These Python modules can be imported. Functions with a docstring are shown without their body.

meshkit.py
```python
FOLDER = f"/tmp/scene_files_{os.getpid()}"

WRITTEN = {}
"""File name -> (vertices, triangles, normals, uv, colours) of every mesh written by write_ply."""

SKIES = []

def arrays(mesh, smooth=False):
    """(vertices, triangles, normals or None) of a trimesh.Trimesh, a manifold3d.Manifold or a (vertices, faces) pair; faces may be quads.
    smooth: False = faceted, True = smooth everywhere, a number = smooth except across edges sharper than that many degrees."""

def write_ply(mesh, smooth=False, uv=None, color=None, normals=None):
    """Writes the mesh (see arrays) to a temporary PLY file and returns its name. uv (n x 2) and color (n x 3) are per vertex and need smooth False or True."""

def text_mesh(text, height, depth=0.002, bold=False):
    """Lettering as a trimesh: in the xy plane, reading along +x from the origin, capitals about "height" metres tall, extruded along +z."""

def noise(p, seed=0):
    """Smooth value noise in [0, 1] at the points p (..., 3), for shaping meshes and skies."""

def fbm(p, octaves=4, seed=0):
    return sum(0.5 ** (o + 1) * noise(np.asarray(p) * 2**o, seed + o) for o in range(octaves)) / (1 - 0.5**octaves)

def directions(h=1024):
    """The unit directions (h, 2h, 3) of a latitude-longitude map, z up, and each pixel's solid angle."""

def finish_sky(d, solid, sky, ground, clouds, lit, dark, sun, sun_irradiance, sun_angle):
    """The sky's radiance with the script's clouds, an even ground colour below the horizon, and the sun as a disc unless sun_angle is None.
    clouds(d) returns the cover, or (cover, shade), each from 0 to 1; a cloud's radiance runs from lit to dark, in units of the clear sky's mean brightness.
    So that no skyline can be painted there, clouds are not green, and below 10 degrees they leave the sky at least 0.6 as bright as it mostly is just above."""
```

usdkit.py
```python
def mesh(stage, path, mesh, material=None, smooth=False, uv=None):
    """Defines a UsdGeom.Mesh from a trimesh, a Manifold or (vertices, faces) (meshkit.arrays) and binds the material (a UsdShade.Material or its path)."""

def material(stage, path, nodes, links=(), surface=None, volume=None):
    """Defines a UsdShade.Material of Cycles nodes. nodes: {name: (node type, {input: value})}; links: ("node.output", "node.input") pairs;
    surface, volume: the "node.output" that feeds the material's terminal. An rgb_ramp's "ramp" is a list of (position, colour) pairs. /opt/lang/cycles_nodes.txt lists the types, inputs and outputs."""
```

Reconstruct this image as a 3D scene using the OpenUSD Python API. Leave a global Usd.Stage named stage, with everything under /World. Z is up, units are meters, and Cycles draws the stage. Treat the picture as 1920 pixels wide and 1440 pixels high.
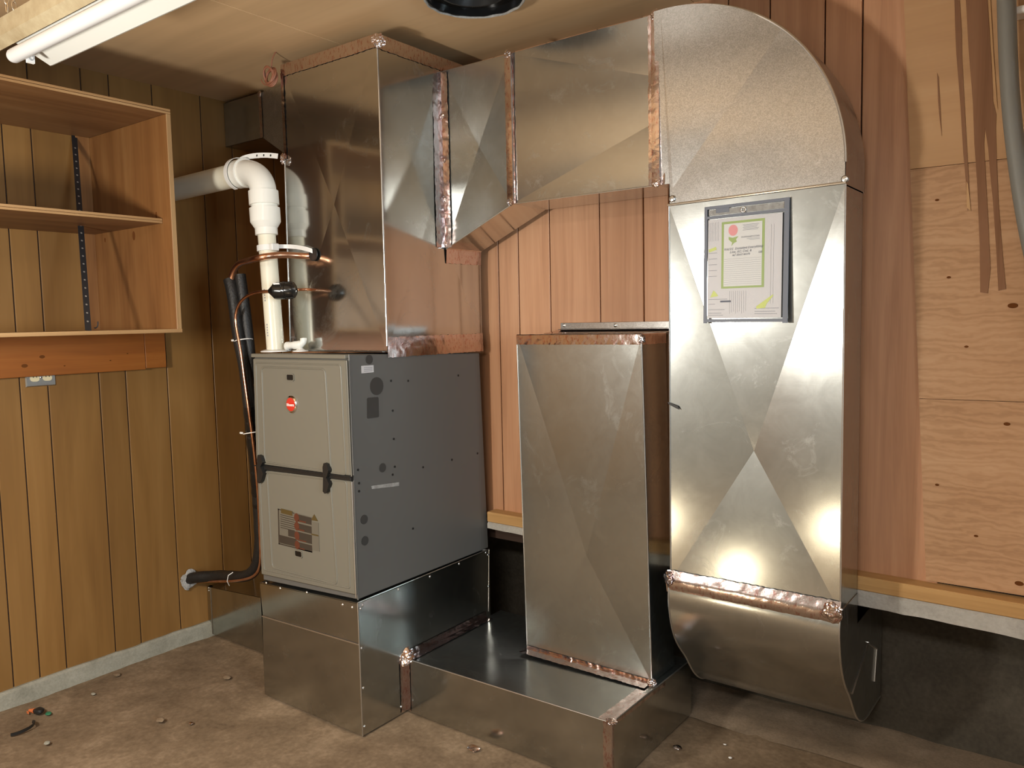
import math, random
import numpy as np, trimesh, manifold3d as m3, shapely.geometry as sg
import usdkit, meshkit
from pxr import Usd, UsdGeom, UsdLux, UsdShade, Gf, Sdf

random.seed(7); rng = np.random.default_rng(7)
stage = Usd.Stage.CreateInMemory()
UsdGeom.SetStageUpAxis(stage, 'Z'); UsdGeom.SetStageMetersPerUnit(stage, 1.0)
UsdGeom.Xform.Define(stage, '/World'); UsdGeom.Scope.Define(stage, '/World/Looks')

# ------------------------------------------------------------------ camera
FPX = 1495.165
CAM = np.array([3.41055, -2.63745, 1.46612])
RIGHT = np.array([0.80049072, 0.59899435, -0.02050333]); UP = np.array([-0.03170939, 0.07648819, 0.99656614]); FWD = np.array([-0.59850575, 0.7970918, -0.08022183])
cam = UsdGeom.Camera.Define(stage, '/World/camera')
cam.CreateHorizontalApertureAttr(36.0); cam.CreateVerticalApertureAttr(27.0)
cam.CreateFocalLengthAttr(FPX / 1920 * 36.0); cam.CreateClippingRangeAttr((0.05, 100.0))
M = Gf.Matrix4d(*[*RIGHT, 0, *UP, 0, *(-FWD), 0, *CAM, 1]); cam.AddTransformOp().Set(M)
cam.CreateExposureAttr(1.25)

# ------------------------------------------------------------------ light
def light(kind, name, pos, inten, col, rot=None, **kw):
    l = kind.Define(stage, '/World/' + name)
    l.CreateIntensityAttr(inten); l.CreateColorAttr(Gf.Vec3f(*col))
    for k, v in kw.items(): getattr(l, 'Create%sAttr' % k)(v)
    x = UsdGeom.Xformable(l); x.AddTranslateOp().Set(Gf.Vec3d(*pos))
    if rot: x.AddRotateXYZOp().Set(Gf.Vec3f(*rot))
    return l
# main lamp, out of view left of the photographer, placed from the duct shadows
light(UsdLux.SphereLight, 'unseen_main_lamp', (1.44, -2.66, 1.50), 125.0, (1.0, 0.95, 0.86), Radius=0.10)
# second small lamp, low and out of view, placed for the drop's lower highlight
light(UsdLux.SphereLight, 'unseen_low_lamp', (1.72, -2.35, 0.25), 14.0, (1.0, 0.84, 0.58), Radius=0.07)
# cool daylight from an unseen window on the right, tints the metal
light(UsdLux.RectLight, 'unseen_window_light', (5.27, -2.3, 1.45), 14.0, (0.72, 0.88, 1.0), rot=(0, 90, 0), Width=0.9, Height=1.1)
# soft panel added under the ceiling behind the photographer to fill the shadows
light(UsdLux.RectLight, 'added_fill_light', (3.3, -3.7, 2.50), 17.0, (1.0, 0.97, 0.93), Width=1.2, Height=0.5)
dome = UsdLux.DomeLight.Define(stage, '/World/dome'); dome.CreateIntensityAttr(0.04); dome.CreateColorAttr(Gf.Vec3f(1, 0.95, 0.88))

# ------------------------------------------------------------------ helpers
counts = {}
def numbered(path):
    n = counts.get(path, 0); counts[path] = n + 1
    return path if n == 0 else '%s_%03d' % (path, n)
def at(px, py, ax, val):
    d = FWD * FPX + RIGHT * (px - 960) - UP * (py - 720)
    i = 'xyz'.index(ax); return CAM + d * (val - CAM[i]) / d[i]
class Thing:
    def __init__(s, name, label=None, cat=None, origin=(0, 0, 0), group=None, kind=None):
        s.o = np.array(origin, float); s.path = numbered('/World/' + name)
        x = UsdGeom.Xform.Define(stage, s.path); x.AddTranslateOp().Set(Gf.Vec3d(*s.o)); s.prim = x.GetPrim()
        data(s.prim, label, cat, group, kind)
class Part:
    pass
class Flat(tuple):
    'a (vertices, faces) pair to be shaded in facets'
def data(p, label=None, cat=None, group=None, kind=None):
    for k, v in (('label', label), ('category', cat), ('group', group), ('kind', kind)):
        if v: p.SetCustomDataByKey(k, v)
def V(mesh):
    if hasattr(mesh, 'to_mesh'):
        m = mesh.to_mesh(); return np.array(m.vert_properties[:, :3], float), np.array(m.tri_verts)
    if isinstance(mesh, (tuple, list)) and len(mesh) == 2 and not hasattr(mesh[0], 'vertices'): return np.asarray(mesh[0], float), np.asarray(mesh[1])
    return np.array(mesh.vertices), np.array(mesh.faces)
def cat(*ms):
    vs, fs, n = [], [], 0
    for m in ms:
        v, f = V(m); vs.append(v); fs.append(f + n); n += len(v)
    return np.vstack(vs), np.vstack(fs)
def part(parent, name, mesh, mat, smooth=30, label=None):
    if isinstance(mesh, Flat): smooth = False
    v, f = V(mesh); path = numbered(parent.path + '/' + name)
    m = usdkit.mesh(stage, path, (v - parent.o, f), mat, smooth=smooth)
    if label: m.GetPrim().SetCustomDataByKey('label', label)
    r = Part(); r.path = path; r.o = parent.o; r.prim = m.GetPrim(); return r
def solo(name, mesh, mat, label=None, cat_=None, group=None, kind=None, smooth=30):
    v, f = V(mesh); path = numbered('/World/' + name)
    m = usdkit.mesh(stage, path, (v, f), mat, smooth=smooth); data(m.GetPrim(), label, cat_, group, kind); return m.GetPrim()
def A(*p): return np.array(p, float)
def unit(v): v = np.asarray(v, float); return v / np.linalg.norm(v)
def box(lo, hi, b=0.0):
    lo, hi = np.minimum(lo, hi).astype(float), np.maximum(lo, hi).astype(float)
    if b <= 0: return trimesh.creation.box(bounds=[lo, hi])
    pts = []
    for s in np.ndindex(2, 2, 2):
        c = np.where(np.array(s) == 0, lo, hi); d = np.where(np.array(s) == 0, b, -b)
        for k in range(3):
            q = c + d; q[k] = c[k]; pts.append(q)
    return m3.Manifold.hull_points(np.array(pts))
def hullp(pts): return m3.Manifold.hull_points(np.asarray(pts, float))
def hexa(c, b=0.0):
    """c: 8 corners; bevel by pulling points towards the centre along edges"""
    c = np.asarray(c, float)
    if b <= 0: return hullp(c)
    cen = c.mean(0); pts = []
    for i in range(8):
        nb = [i ^ 1, i ^ 2, i ^ 4]
        ds = [unit(c[j] - c[i]) * b for j in nb]
        for k in range(3): pts.append(c[i] + ds[(k + 1) % 3] + ds[(k + 2) % 3])
    return hullp(pts)
def tube(path, r, n=12, cap=True):
    P = np.asarray(path, float); R = np.broadcast_to(np.asarray(r, float), (len(P),))
    T = np.gradient(P, axis=0); T /= np.maximum(np.linalg.norm(T, axis=1, keepdims=True), 1e-9)
    a = A(0, 0, 1) if abs(T[0][2]) < .9 else A(1, 0, 0)
    u = unit(np.cross(T[0], a)); vs, fs = [], []
    th = np.linspace(0, 2 * np.pi, n, endpoint=False)
    for i in range(len(P)):
        u = u - T[i] * (u @ T[i]); u = unit(u); w = np.cross(T[i], u)
        vs.append(P[i] + R[i] * (np.cos(th)[:, None] * u + np.sin(th)[:, None] * w))
    v = np.vstack(vs)
    for i in range(len(P) - 1):
        for k in range(n):
            a0, b0 = i * n + k, i * n + (k + 1) % n
            fs += [[a0, b0, b0 + n], [a0, b0 + n, a0 + n]]
    if cap:
        c0, c1 = len(v), len(v) + 1; v = np.vstack([v, P[0], P[-1]])
        for k in range(n):
            fs.append([c0, (k + 1) % n, k]); e = (len(P) - 1) * n; fs.append([c1, e + k, e + (k + 1) % n])
    return v, np.array(fs)
def spline(pts, n=40):
    from scipy.interpolate import PchipInterpolator, CubicSpline
    pts = np.asarray(pts, float); s = np.r_[0, np.cumsum(np.linalg.norm(np.diff(pts, axis=0), axis=1))]
    return CubicSpline(s, pts)(np.linspace(0, s[-1], n))
def lathe(c, axis, prof, n=32):
    """prof: (radius, height along axis) from c"""
    axis = unit(axis); a = A(0, 0, 1) if abs(axis[2]) < .9 else A(1, 0, 0)
    u = unit(np.cross(axis, a)); w = np.cross(axis, u); th = np.linspace(0, 2 * np.pi, n, endpoint=False)
    ring = np.cos(th)[:, None] * u + np.sin(th)[:, None] * w
    v = np.vstack([np.asarray(c) + axis * h + ring * max(r, 1e-5) for r, h in prof]); fs = []
    for i in range(len(prof) - 1):
        for k in range(n):
            a0, b0 = i * n + k, i * n + (k + 1) % n
            fs += [[a0, b0, b0 + n], [a0, b0 + n, a0 + n]]
    return v, np.array(fs)
def sheet(verts, polys, nrm, t=0.0015):
    """a thin solid: verts with polygon faces (facing nrm), thickened inwards"""
    v = np.asarray(verts, float); n = len(v); nrm = unit(nrm); fs, edges = [], {}
    for p in polys:
        w = np.cross(v[p[1]] - v[p[0]], v[p[2]] - v[p[0]])
        if w @ nrm < 0: p = p[::-1]
        for k in range(1, len(p) - 1): fs.append([p[0], p[k], p[k + 1]])
        for k in range(len(p)): edges[(p[k], p[(k + 1) % len(p)])] = 1
    f = np.array(fs); back = f[:, ::-1] + n; side = []
    for a, b in edges:
        if (b, a) not in edges: side += [[b, a, a + n], [b, a + n, b + n]]
    return Flat((np.vstack([v, v - nrm * t]), np.vstack([f, back, np.array(side)])))
def cross(c, nrm, d=0.006, ctr=None, t=0.0015):
    """cross-broken panel: four corners in order, centre pushed in by d"""
    c = np.asarray(c, float); m = c.mean(0) if ctr is None else np.asarray(ctr, float)
    v = np.vstack([c, m - unit(nrm) * d]); return sheet(v, [[0, 1, 4], [1, 2, 4], [2, 3, 4], [3, 0, 4]], nrm, t)
def quad(c, nrm, t=0.0015): return sheet(c, [[0, 1, 2, 3]], nrm, t)
def tape(p0, p1, offs, nrm, jit=0.0008, seed=0, ragged=0.0015):
    """foil tape along p0-p1; offs: cross polyline of offset vectors from the seam line; crinkled"""
    p0, p1 = A(*p0), A(*p1); L = np.linalg.norm(p1 - p0); n = max(6, int(L / .008)); r = np.random.default_rng(seed + 11)
    offs = np.asarray(offs, float); cs = [offs[0]]
    for a, b in zip(offs[:-1], offs[1:]):
        k = max(1, int(np.linalg.norm(b - a) / .008))
        cs += [a + (b - a) * (i + 1) / k for i in range(k)]
    cs = np.array(cs); m = len(cs); nrm = unit(nrm); v = np.zeros((n + 1, m, 3)); tn = np.cross(np.gradient(cs, axis=0), p1 - p0)
    tn /= np.maximum(np.linalg.norm(tn, axis=1, keepdims=True), 1e-12); tn *= np.where(tn @ nrm < 0, -1, 1)[:, None]
    for i in range(n + 1):
        v[i] = p0 + (p1 - p0) * i / n + cs
    P = v.reshape(-1, 3)
    h = (meshkit.fbm(P * 45, 3, seed) - .5) * jit * 1.6 + r.uniform(-1, 1, len(P)) * jit * .12
    P = P + (h + jit * .7 + .0004)[:, None] * np.tile(tn, (n + 1, 1))
    g = P.reshape(n + 1, m, 3); acr = unit(offs[-1] - offs[0])
    g[:, 0] += np.outer(r.uniform(-1, 1, n + 1) * ragged, acr); g[:, -1] += np.outer(r.uniform(-1, 1, n + 1) * ragged, acr)
    fs = []
    for i in range(n):
        for k in range(m - 1):
            a = i * m + k; fs += [[a, a + 1, a + m + 1], [a, a + m + 1, a + m]]
    f = np.array(fs); vv = g.reshape(-1, 3)
    w = np.cross(vv[f[:, 1]] - vv[f[:, 0]], vv[f[:, 2]] - vv[f[:, 0]]).sum(0)
    if w @ nrm < 0: f = f[:, ::-1]
    return vv, f
def place(mesh, o, xd, yd):
    """a mesh in the xy plane set into the world: x -> xd, y -> yd, z -> the normal"""
    v, f = V(mesh); xd, yd = unit(xd), unit(yd); zd = np.cross(xd, yd)
    return np.asarray(o) + v[:, :1] * xd + v[:, 1:2] * yd + v[:, 2:3] * zd, f
def ext(poly, t): return trimesh.creation.extrude_polygon(sg.Polygon(poly) if not isinstance(poly, sg.Polygon) else poly, t, engine='earcut')
def circ(x, y, r, n=24, ry=None):
    ry = ry or r; return [(x + r * math.cos(a), y + ry * math.sin(a)) for a in np.linspace(0, 2 * np.pi, n, endpoint=False)]
def rrect(x0, y0, x1, y1, r): return sg.box(x0 + r, y0 + r, x1 - r, y1 - r).buffer(r, quad_segs=4)

# ------------------------------------------------------------------ materials
def mat(name, nodes, links=(), surface='p.BSDF'): return usdkit.material(stage, '/World/Looks/' + name, nodes, links, surface=surface)
def plain(name, col, rough=.5, metal=0.0, **kw):
    return mat(name, {'p': ('principled_bsdf', dict(base_color=col, roughness=rough, metallic=metal, **kw))})
def wood(name, c0, c1, c2, axis='z', scale=1.0, rough=.45, wave=0.0, bump=.15, blotch=.35, spec=.4):
    st = {'x': (1.2, 28, 28), 'y': (28, 1.2, 28), 'z': (28, 28, 1.2)}[axis]
    st2 = {'x': (.8, 5, 5), 'y': (5, .8, 5), 'z': (5, 5, .8)}[axis]
    N = {'g': ('geometry', {}), 'm': ('mapping', {'scale': tuple(s * scale for s in st)}), 'n': ('noise_texture', dict(scale=1.0, detail=6, roughness=.62, distortion=.6)),
         'm2': ('mapping', {'scale': tuple(s * scale for s in st2)}), 'n2': ('noise_texture', dict(scale=1.0, detail=3, roughness=.5, distortion=1.2)),
         'mx': ('mix_float', dict(fac=blotch)), 'r': ('rgb_ramp', {'ramp': [(.28, c0), (.5, c1), (.74, c2)]}),
         'b': ('bump', dict(strength=bump, distance=.0015)), 'p': ('principled_bsdf', dict(roughness=rough, specular_ior_level=spec))}
    L = [('g.position', 'm.vector'), ('m.vector', 'n.vector'), ('g.position', 'm2.vector'), ('m2.vector', 'n2.vector'), ('n.fac', 'mx.a'), ('n2.fac', 'mx.b'),
         ('n.fac', 'b.height'), ('b.normal', 'p.normal'), ('r.color', 'p.base_color')]
    if wave:
        N['mw'] = ('mapping', {'scale': {'x': (.35, 1, 1), 'z': (1, 1, .35)}[axis]})
        N['w'] = ('wave_texture', dict(scale=wave, distortion=16.0, detail=4.0, detail_scale=1.1, detail_roughness=.6, bands_direction='z' if axis == 'x' else 'x'))
        N['mx2'] = ('mix_float', dict(fac=.13))
        L += [('g.position', 'mw.vector'), ('mw.vector', 'w.vector'), ('mx.result', 'mx2.a'), ('w.fac', 'mx2.b'), ('mx2.result', 'r.fac')]
    else: L += [('mx.result', 'r.fac')]
    return mat(name, N, L)
def metal(name, col, r1=.2, r2=.5, mixf=.5, brush=(3, 3, 260), bump=.02, wobble=.012, spangle=0.0):
    """galvanised sheet: a sharp and a broad lobe, brushed along the rolling direction, a little oil-canned"""
    N = {'g': ('geometry', {}), 'm': ('mapping', {'scale': brush}), 'n': ('noise_texture', dict(scale=1.0, detail=4, roughness=.7)),
         'nl': ('noise_texture', dict(scale=2.3, detail=1.5)), 'ns': ('noise_texture', dict(scale=9.0, detail=5, roughness=.65, distortion=.5)),
         'b0': ('bump', dict(strength=wobble, distance=.06)), 'b': ('bump', dict(strength=bump, distance=.001)),
         'rr': ('map_range', dict(from_min=.3, from_max=.7, to_min=r1 * .92, to_max=r1 * 1.1)),
         'cr': ('rgb_ramp', {'ramp': [(.3, tuple(c * .95 for c in col)), (.62, col), (.8, tuple(min(1, c * 1.04) for c in col))]}),
         'a': ('principled_bsdf', dict(metallic=1.0)), 'c': ('principled_bsdf', dict(metallic=1.0, roughness=r2)), 'x': ('mix_closure', {}), 'sm': ('noise_texture', dict(scale=4.0, detail=9, roughness=.72, distortion=1.6)), 'smr': ('map_range', dict(from_min=.575, from_max=.70, to_min=mixf, to_max=min(1, mixf + .25), clamp=True))}
    L = [('g.position', 'm.vector'), ('m.vector', 'n.vector'), ('g.position', 'nl.vector'), ('g.position', 'ns.vector'), ('nl.fac', 'b0.height'), ('b0.normal', 'b.normal'),
         ('n.fac', 'b.height'), ('b.normal', 'a.normal'), ('b.normal', 'c.normal'), ('ns.fac', 'rr.value'), ('rr.result', 'a.roughness'),
         ('ns.fac', 'cr.fac'), ('g.position', 'sm.vector'), ('sm.fac', 'smr.value'), ('smr.result', 'x.fac'), ('a.BSDF', 'x.closure1'), ('c.BSDF', 'x.closure2')]
    if spangle:
        N['v'] = ('voronoi_texture', dict(scale=spangle, randomness=1.0)); N['vs'] = ('separate_color', {})
        N['vm'] = ('map_range', dict(to_min=.80, to_max=1.12)); N['mul'] = ('vector_math', dict(math_type='multiply'))
        N['vc'] = ('combine_xyz', {})
        L += [('g.position', 'v.vector'), ('v.color', 'vs.color'), ('vs.r', 'vm.value'), ('vm.result', 'vc.x'), ('vm.result', 'vc.y'), ('vm.result', 'vc.z'),
              ('cr.color', 'mul.vector1'), ('vc.vector', 'mul.vector2'), ('mul.vector', 'a.base_color'), ('mul.vector', 'c.base_color')]
    else: L += [('cr.color', 'a.base_color'), ('cr.color', 'c.base_color')]
    return mat(name, N, L, 'x.closure')
GAL = (.60, .60, .57)
M_plen = metal('sheet_metal_plenum', GAL, .11, .40, .12, wobble=.012)
M_duct = metal('sheet_metal_duct', (.485, .50, .485), .17, .42, .22, wobble=.012)
M_ductv = metal('sheet_metal_riser', (.43, .45, .435), .20, .42, .22, brush=(260, 260, 3), wobble=.012)
M_base = metal('sheet_metal_base', (.50, .505, .475), .15, .40, .15, wobble=.012)
M_span = metal('sheet_metal_spangled', (.52, .52, .51), .20, .42, .35, spangle=400, wobble=.012)
M_edge = metal('metal_edge', (.72, .72, .70), .2, .4, .4)
M_foil = mat('foil_tape', {'g': ('geometry', {}), 'n': ('noise_texture', dict(scale=55, detail=4, roughness=.6)), 'b': ('bump', dict(strength=.18, distance=.003)),
    'm': ('mapping', {'scale': (70, 70, 30)}), 'k': ('noise_texture', dict(scale=1.6, detail=5, roughness=.75)), 'r': ('rgb_ramp', {'ramp': [(.0, (.66, .60, .58)), (.53, (.66, .57, .55)), (.62, (.54, .31, .28)), (1, (.5, .26, .23))]}),
    'p': ('principled_bsdf', dict(metallic=1.0, roughness=.16))}, [('g.position', 'n.vector'), ('n.fac', 'b.height'), ('b.normal', 'p.normal'), ('g.position', 'm.vector'), ('m.vector', 'k.vector'), ('k.fac', 'r.fac'), ('r.color', 'p.base_color')])
M_plank = [wood('left_panelling_%s' % k, tuple(c * s for c in (.165, .078, .020)), tuple(c * s for c in (.22, .110, .030)), tuple(c * s for c in (.265, .14, .043)), blotch=.72) for k, s in (('mid', 1.0), ('dark', .9), ('light', 1.08))]
M_rplank = [wood('back_panelling_%s' % k, tuple(c * s for c in (.37, .175, .09)), tuple(c * s for c in (.52, .27, .145)), tuple(c * s for c in (.62, .35, .20))) for k, s in (('mid', 1.0), ('dark', .93), ('light', 1.06))]
M_groove = plain('groove_backing', (.035, .016, .008), .8)
M_ply = wood('plywood_rough', (.34, .185, .095), (.47, .275, .148), (.55, .345, .20), axis='x', wave=15.0, bump=.25, blotch=.5, rough=.7, spec=.2)
M_ply2 = wood('plywood_smooth', (.43, .25, .125), (.51, .305, .155), (.57, .36, .195), axis='x', bump=.15, blotch=.5, rough=.7, spec=.2, scale=.7)
M_peel = wood('torn_veneer', (.19, .095, .05), (.26, .135, .075), (.32, .175, .10), axis='z', rough=.8, spec=.1)
M_splint = wood('bare_splinter', (.45, .26, .12), (.55, .34, .17), (.62, .4, .22), axis='z', rough=.8, spec=.1)
M_ceil = wood('ceiling_board', (.42, .275, .145), (.58, .39, .215), (.66, .465, .27), axis='x', scale=.45, rough=.42, bump=.05, blotch=.7, spec=.35)
M_cab = wood('cabinet_ply', (.13, .048, .013), (.225, .098, .030), (.29, .145, .05), axis='z', rough=.5, bump=.1, blotch=.6)
M_cabh = wood('cabinet_ply_flat', (.12, .05, .017), (.19, .088, .032), (.25, .13, .055), axis='y', rough=.5, bump=.1, blotch=.6)
M_cabe = wood('ply_edge', (.22, .12, .045), (.33, .19, .08), (.42, .27, .13), axis='y', rough=.7, scale=1.5)
M_cabev = wood('ply_edge_upright', (.24, .135, .055), (.34, .205, .09), (.42, .27, .13), axis='z', rough=.7, scale=1.5)
M_board = wood('fir_board', (.17, .05, .008), (.29, .092, .014), (.36, .135, .027), axis='y', rough=.5, bump=.12, blotch=.55)
M_sill = wood('sill_timber', (.34, .18, .06), (.5, .29, .11), (.58, .36, .16), axis='x', rough=.7)
M_knot = plain('wood_knot', (.13, .045, .012), .9, specular_ior_level=.1)
def stone(name, c0, c1, c2, sc=6, bump=.4, rough=.9, spec=.2):
    return mat(name, {'g': ('geometry', {}), 'n': ('noise_texture', dict(scale=sc, detail=9, roughness=.68, distortion=.3)), 'n2': ('noise_texture', dict(scale=sc * 14, detail=4)), 'mx': ('mix_float', dict(fac=.3)),
        'r': ('rgb_ramp', {'ramp': [(.3, c0), (.52, c1), (.72, c2)]}), 'b': ('bump', dict(strength=bump, distance=.006)), 'p': ('principled_bsdf', dict(roughness=rough, specular_ior_level=spec))},
        [('g.position', 'n.vector'), ('g.position', 'n2.vector'), ('n.fac', 'mx.a'), ('n2.fac', 'mx.b'), ('mx.result', 'r.fac'), ('mx.result', 'b.height'), ('b.normal', 'p.normal'), ('r.color', 'p.base_color')])
M_floor = stone('dirty_concrete', (.115, .078, .046), (.21, .148, .092), (.34, .25, .165), 4.5, .5)
M_curb = stone('curb_concrete', (.20, .19, .15), (.30, .285, .23), (.38, .36, .30), 9)
M_beam = stone('beam_concrete', (.30, .285, .25), (.42, .40, .36), (.5, .49, .45), 9)
M_dark = stone('crawl_space_dark', (.040, .034, .025), (.072, .061, .045), (.105, .09, .068), 5)
M_ledge = stone('ledge_earth', (.14, .105, .07), (.23, .17, .115), (.31, .24, .17), 8)
def grey(name, col, rough=.42):
    return mat(name, {'g': ('geometry', {}), 'n': ('noise_texture', dict(scale=420, detail=2)), 'b': ('bump', dict(strength=.06, distance=.0006)), 'p': ('principled_bsdf', dict(base_color=col, roughness=rough, specular_ior_level=.5))},
        [('g.position', 'n.vector'), ('n.fac', 'b.height'), ('b.normal', 'p.normal')])
M_door = grey('furnace_enamel', (.182, .170, .136), .38)
M_case = grey('furnace_casing', (.125, .120, .110), .42)
M_black = plain('black_rubber', (.014, .013, .012), .45)
M_foam = mat('black_foam', {'g': ('geometry', {}), 'n': ('noise_texture', dict(scale=120, detail=3)), 'b': ('bump', dict(strength=.5, distance=.003)), 'p': ('principled_bsdf', dict(base_color=(.012, .011, .010), roughness=.5))}, [('g.position', 'n.vector'), ('n.fac', 'b.height'), ('b.normal', 'p.normal')])
M_gloss = plain('black_gloss_paint', (.008, .008, .008), .18)
M_hole = plain('dark_opening', (.045, .042, .038), .6)
M_pvc = plain('white_pvc', (.78, .74, .60), .3)
M_pvcf = plain('white_pvc_fitting', (.83, .82, .76), .25)
M_white = plain('white_plastic', (.80, .79, .76), .35)
M_enamel = plain('white_enamel', (.60, .60, .56), .35)
M_tube = plain('lamp_tube_glass', (.56, .56, .56), .2)
M_cream = mat('aged_cream_paint', {'g': ('geometry', {}), 'n': ('noise_texture', dict(scale=14, detail=6, roughness=.7)), 'r': ('rgb_ramp', {'ramp': [(.3, (.26, .20, .115)), (.6, (.36, .30, .19)), (.8, (.40, .35, .24))]}), 'p': ('principled_bsdf', dict(roughness=.5))}, [('g.position', 'n.vector'), ('n.fac', 'r.fac'), ('r.color', 'p.base_color')])
M_copper = mat('copper_tube', {'g': ('geometry', {}), 'n': ('noise_texture', dict(scale=30, detail=4)), 'r': ('rgb_ramp', {'ramp': [(.3, (.62, .30, .17)), (.6, (.78, .44, .29)), (.8, (.82, .52, .38))]}), 'p': ('principled_bsdf', dict(metallic=1.0, roughness=.28))}, [('g.position', 'n.vector'), ('n.fac', 'r.fac'), ('r.color', 'p.base_color')])
M_wire = plain('brown_wire', (.26, .10, .055), .5)
M_steel = plain('screw_steel', (.75, .75, .74), .25, 1.0)
M_chain = plain('chain_steel', (.72, .66, .55), .35, 1.0)
M_plate = plain('outlet_plate_steel', (.50, .50, .48), .38, 1.0)
M_ivory = plain('ivory_plastic', (.66, .58, .38), .4)
M_red = plain('badge_red', (.62, .035, .02), .25, coat_weight=.6)
M_chrome = plain('badge_chrome', (.8, .8, .8), .12, 1.0)
M_paper = plain('paper_white', (.66, .64, .64), .6)
M_card = plain('card_white', (.72, .71, .68), .6)
M_green = plain('card_green', (.36, .46, .16), .6)
M_hilite = plain('highlighter_yellow', (.62, .68, .20), .6)
M_pink = plain('logo_pink', (.78, .33, .33), .6)
M_ink = plain('ink_dark', (.09, .10, .14), .6)
M_inkg = plain('ink_grey', (.36, .36, .38), .6)
M_trim = plain('pouch_trim', (.15, .165, .20), .5)  # lightened to carry the glare haze over the pouch
M_film = mat('pouch_film', {'t': ('transparent_bsdf', {'color': (.96, .96, .96)}), 'g': ('glossy_bsdf', {'color': (1, 1, 1), 'roughness': .35}), 'f': ('fresnel', {'IOR': 1.12}), 'x': ('mix_closure', {})}, [('f.fac', 'x.fac'), ('t.BSDF', 'x.closure1'), ('g.BSDF', 'x.closure2')], 'x.closure')
M_lblk = plain('label_black', (.045, .035, .026), .5)
M_lgrey = plain('label_grey', (.145, .13, .10), .5)
M_lred = plain('label_red', (.11, .032, .016), .5)
M_lyel = plain('label_amber', (.09, .06, .018), .5)
M_grpipe = plain('grey_pipe_plastic', (.20, .20, .18), .5)
M_orange = plain('orange_plastic', (.62, .16, .05), .5)
M_teal = plain('green_plastic', (.03, .16, .08), .5)
M_strap = plain('dark_steel_strap', (.045, .045, .05), .45, .6)
M_straph = plain('strap_hole_shine', (.45, .43, .40), .4, .6)
M_putty = stone('grey_putty', (.22, .21, .19), (.36, .35, .33), (.5, .49, .47), 60)
M_back = plain('far_wall_paint', (.27, .255, .215), .7)
M_pane = mat('window_pane', {'t': ('transparent_bsdf', {'color': (1, 1, 1)}), 'g': ('glossy_bsdf', {'color': (1, 1, 1), 'roughness': .02}), 'f': ('fresnel', {'IOR': 1.5}), 'x': ('mix_closure', {})}, [('f.fac', 'x.fac'), ('t.BSDF', 'x.closure1'), ('g.BSDF', 'x.closure2')], 'x.closure')

# ================================================================== the room
H = 2.53
XR, YF = 5.2, -5.0
# floor, lightly uneven
nx, ny = 210, 200
gx, gy = np.meshgrid(np.linspace(-.05, XR, nx), np.linspace(YF, .06, ny), indexing='ij')
P = np.stack([gx, gy, 0 * gx], -1).reshape(-1, 3)
P[:, 2] = (meshkit.fbm(P * 3.5, 5, 3) - .5) * .014 + (meshkit.fbm(P * 24, 3, 9) - .5) * .005 - .005
P[:, 2] = np.minimum(P[:, 2], .0)
ii = np.arange(nx * ny).reshape(nx, ny)
F = np.stack([ii[:-1, :-1], ii[1:, :-1], ii[1:, 1:], ii[:-1, 1:]], -1).reshape(-1, 4)
solo('floor', (P, np.vstack([F[:, [0, 1, 2]], F[:, [0, 2, 3]]])), M_floor, kind='structure', smooth=True)
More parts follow.
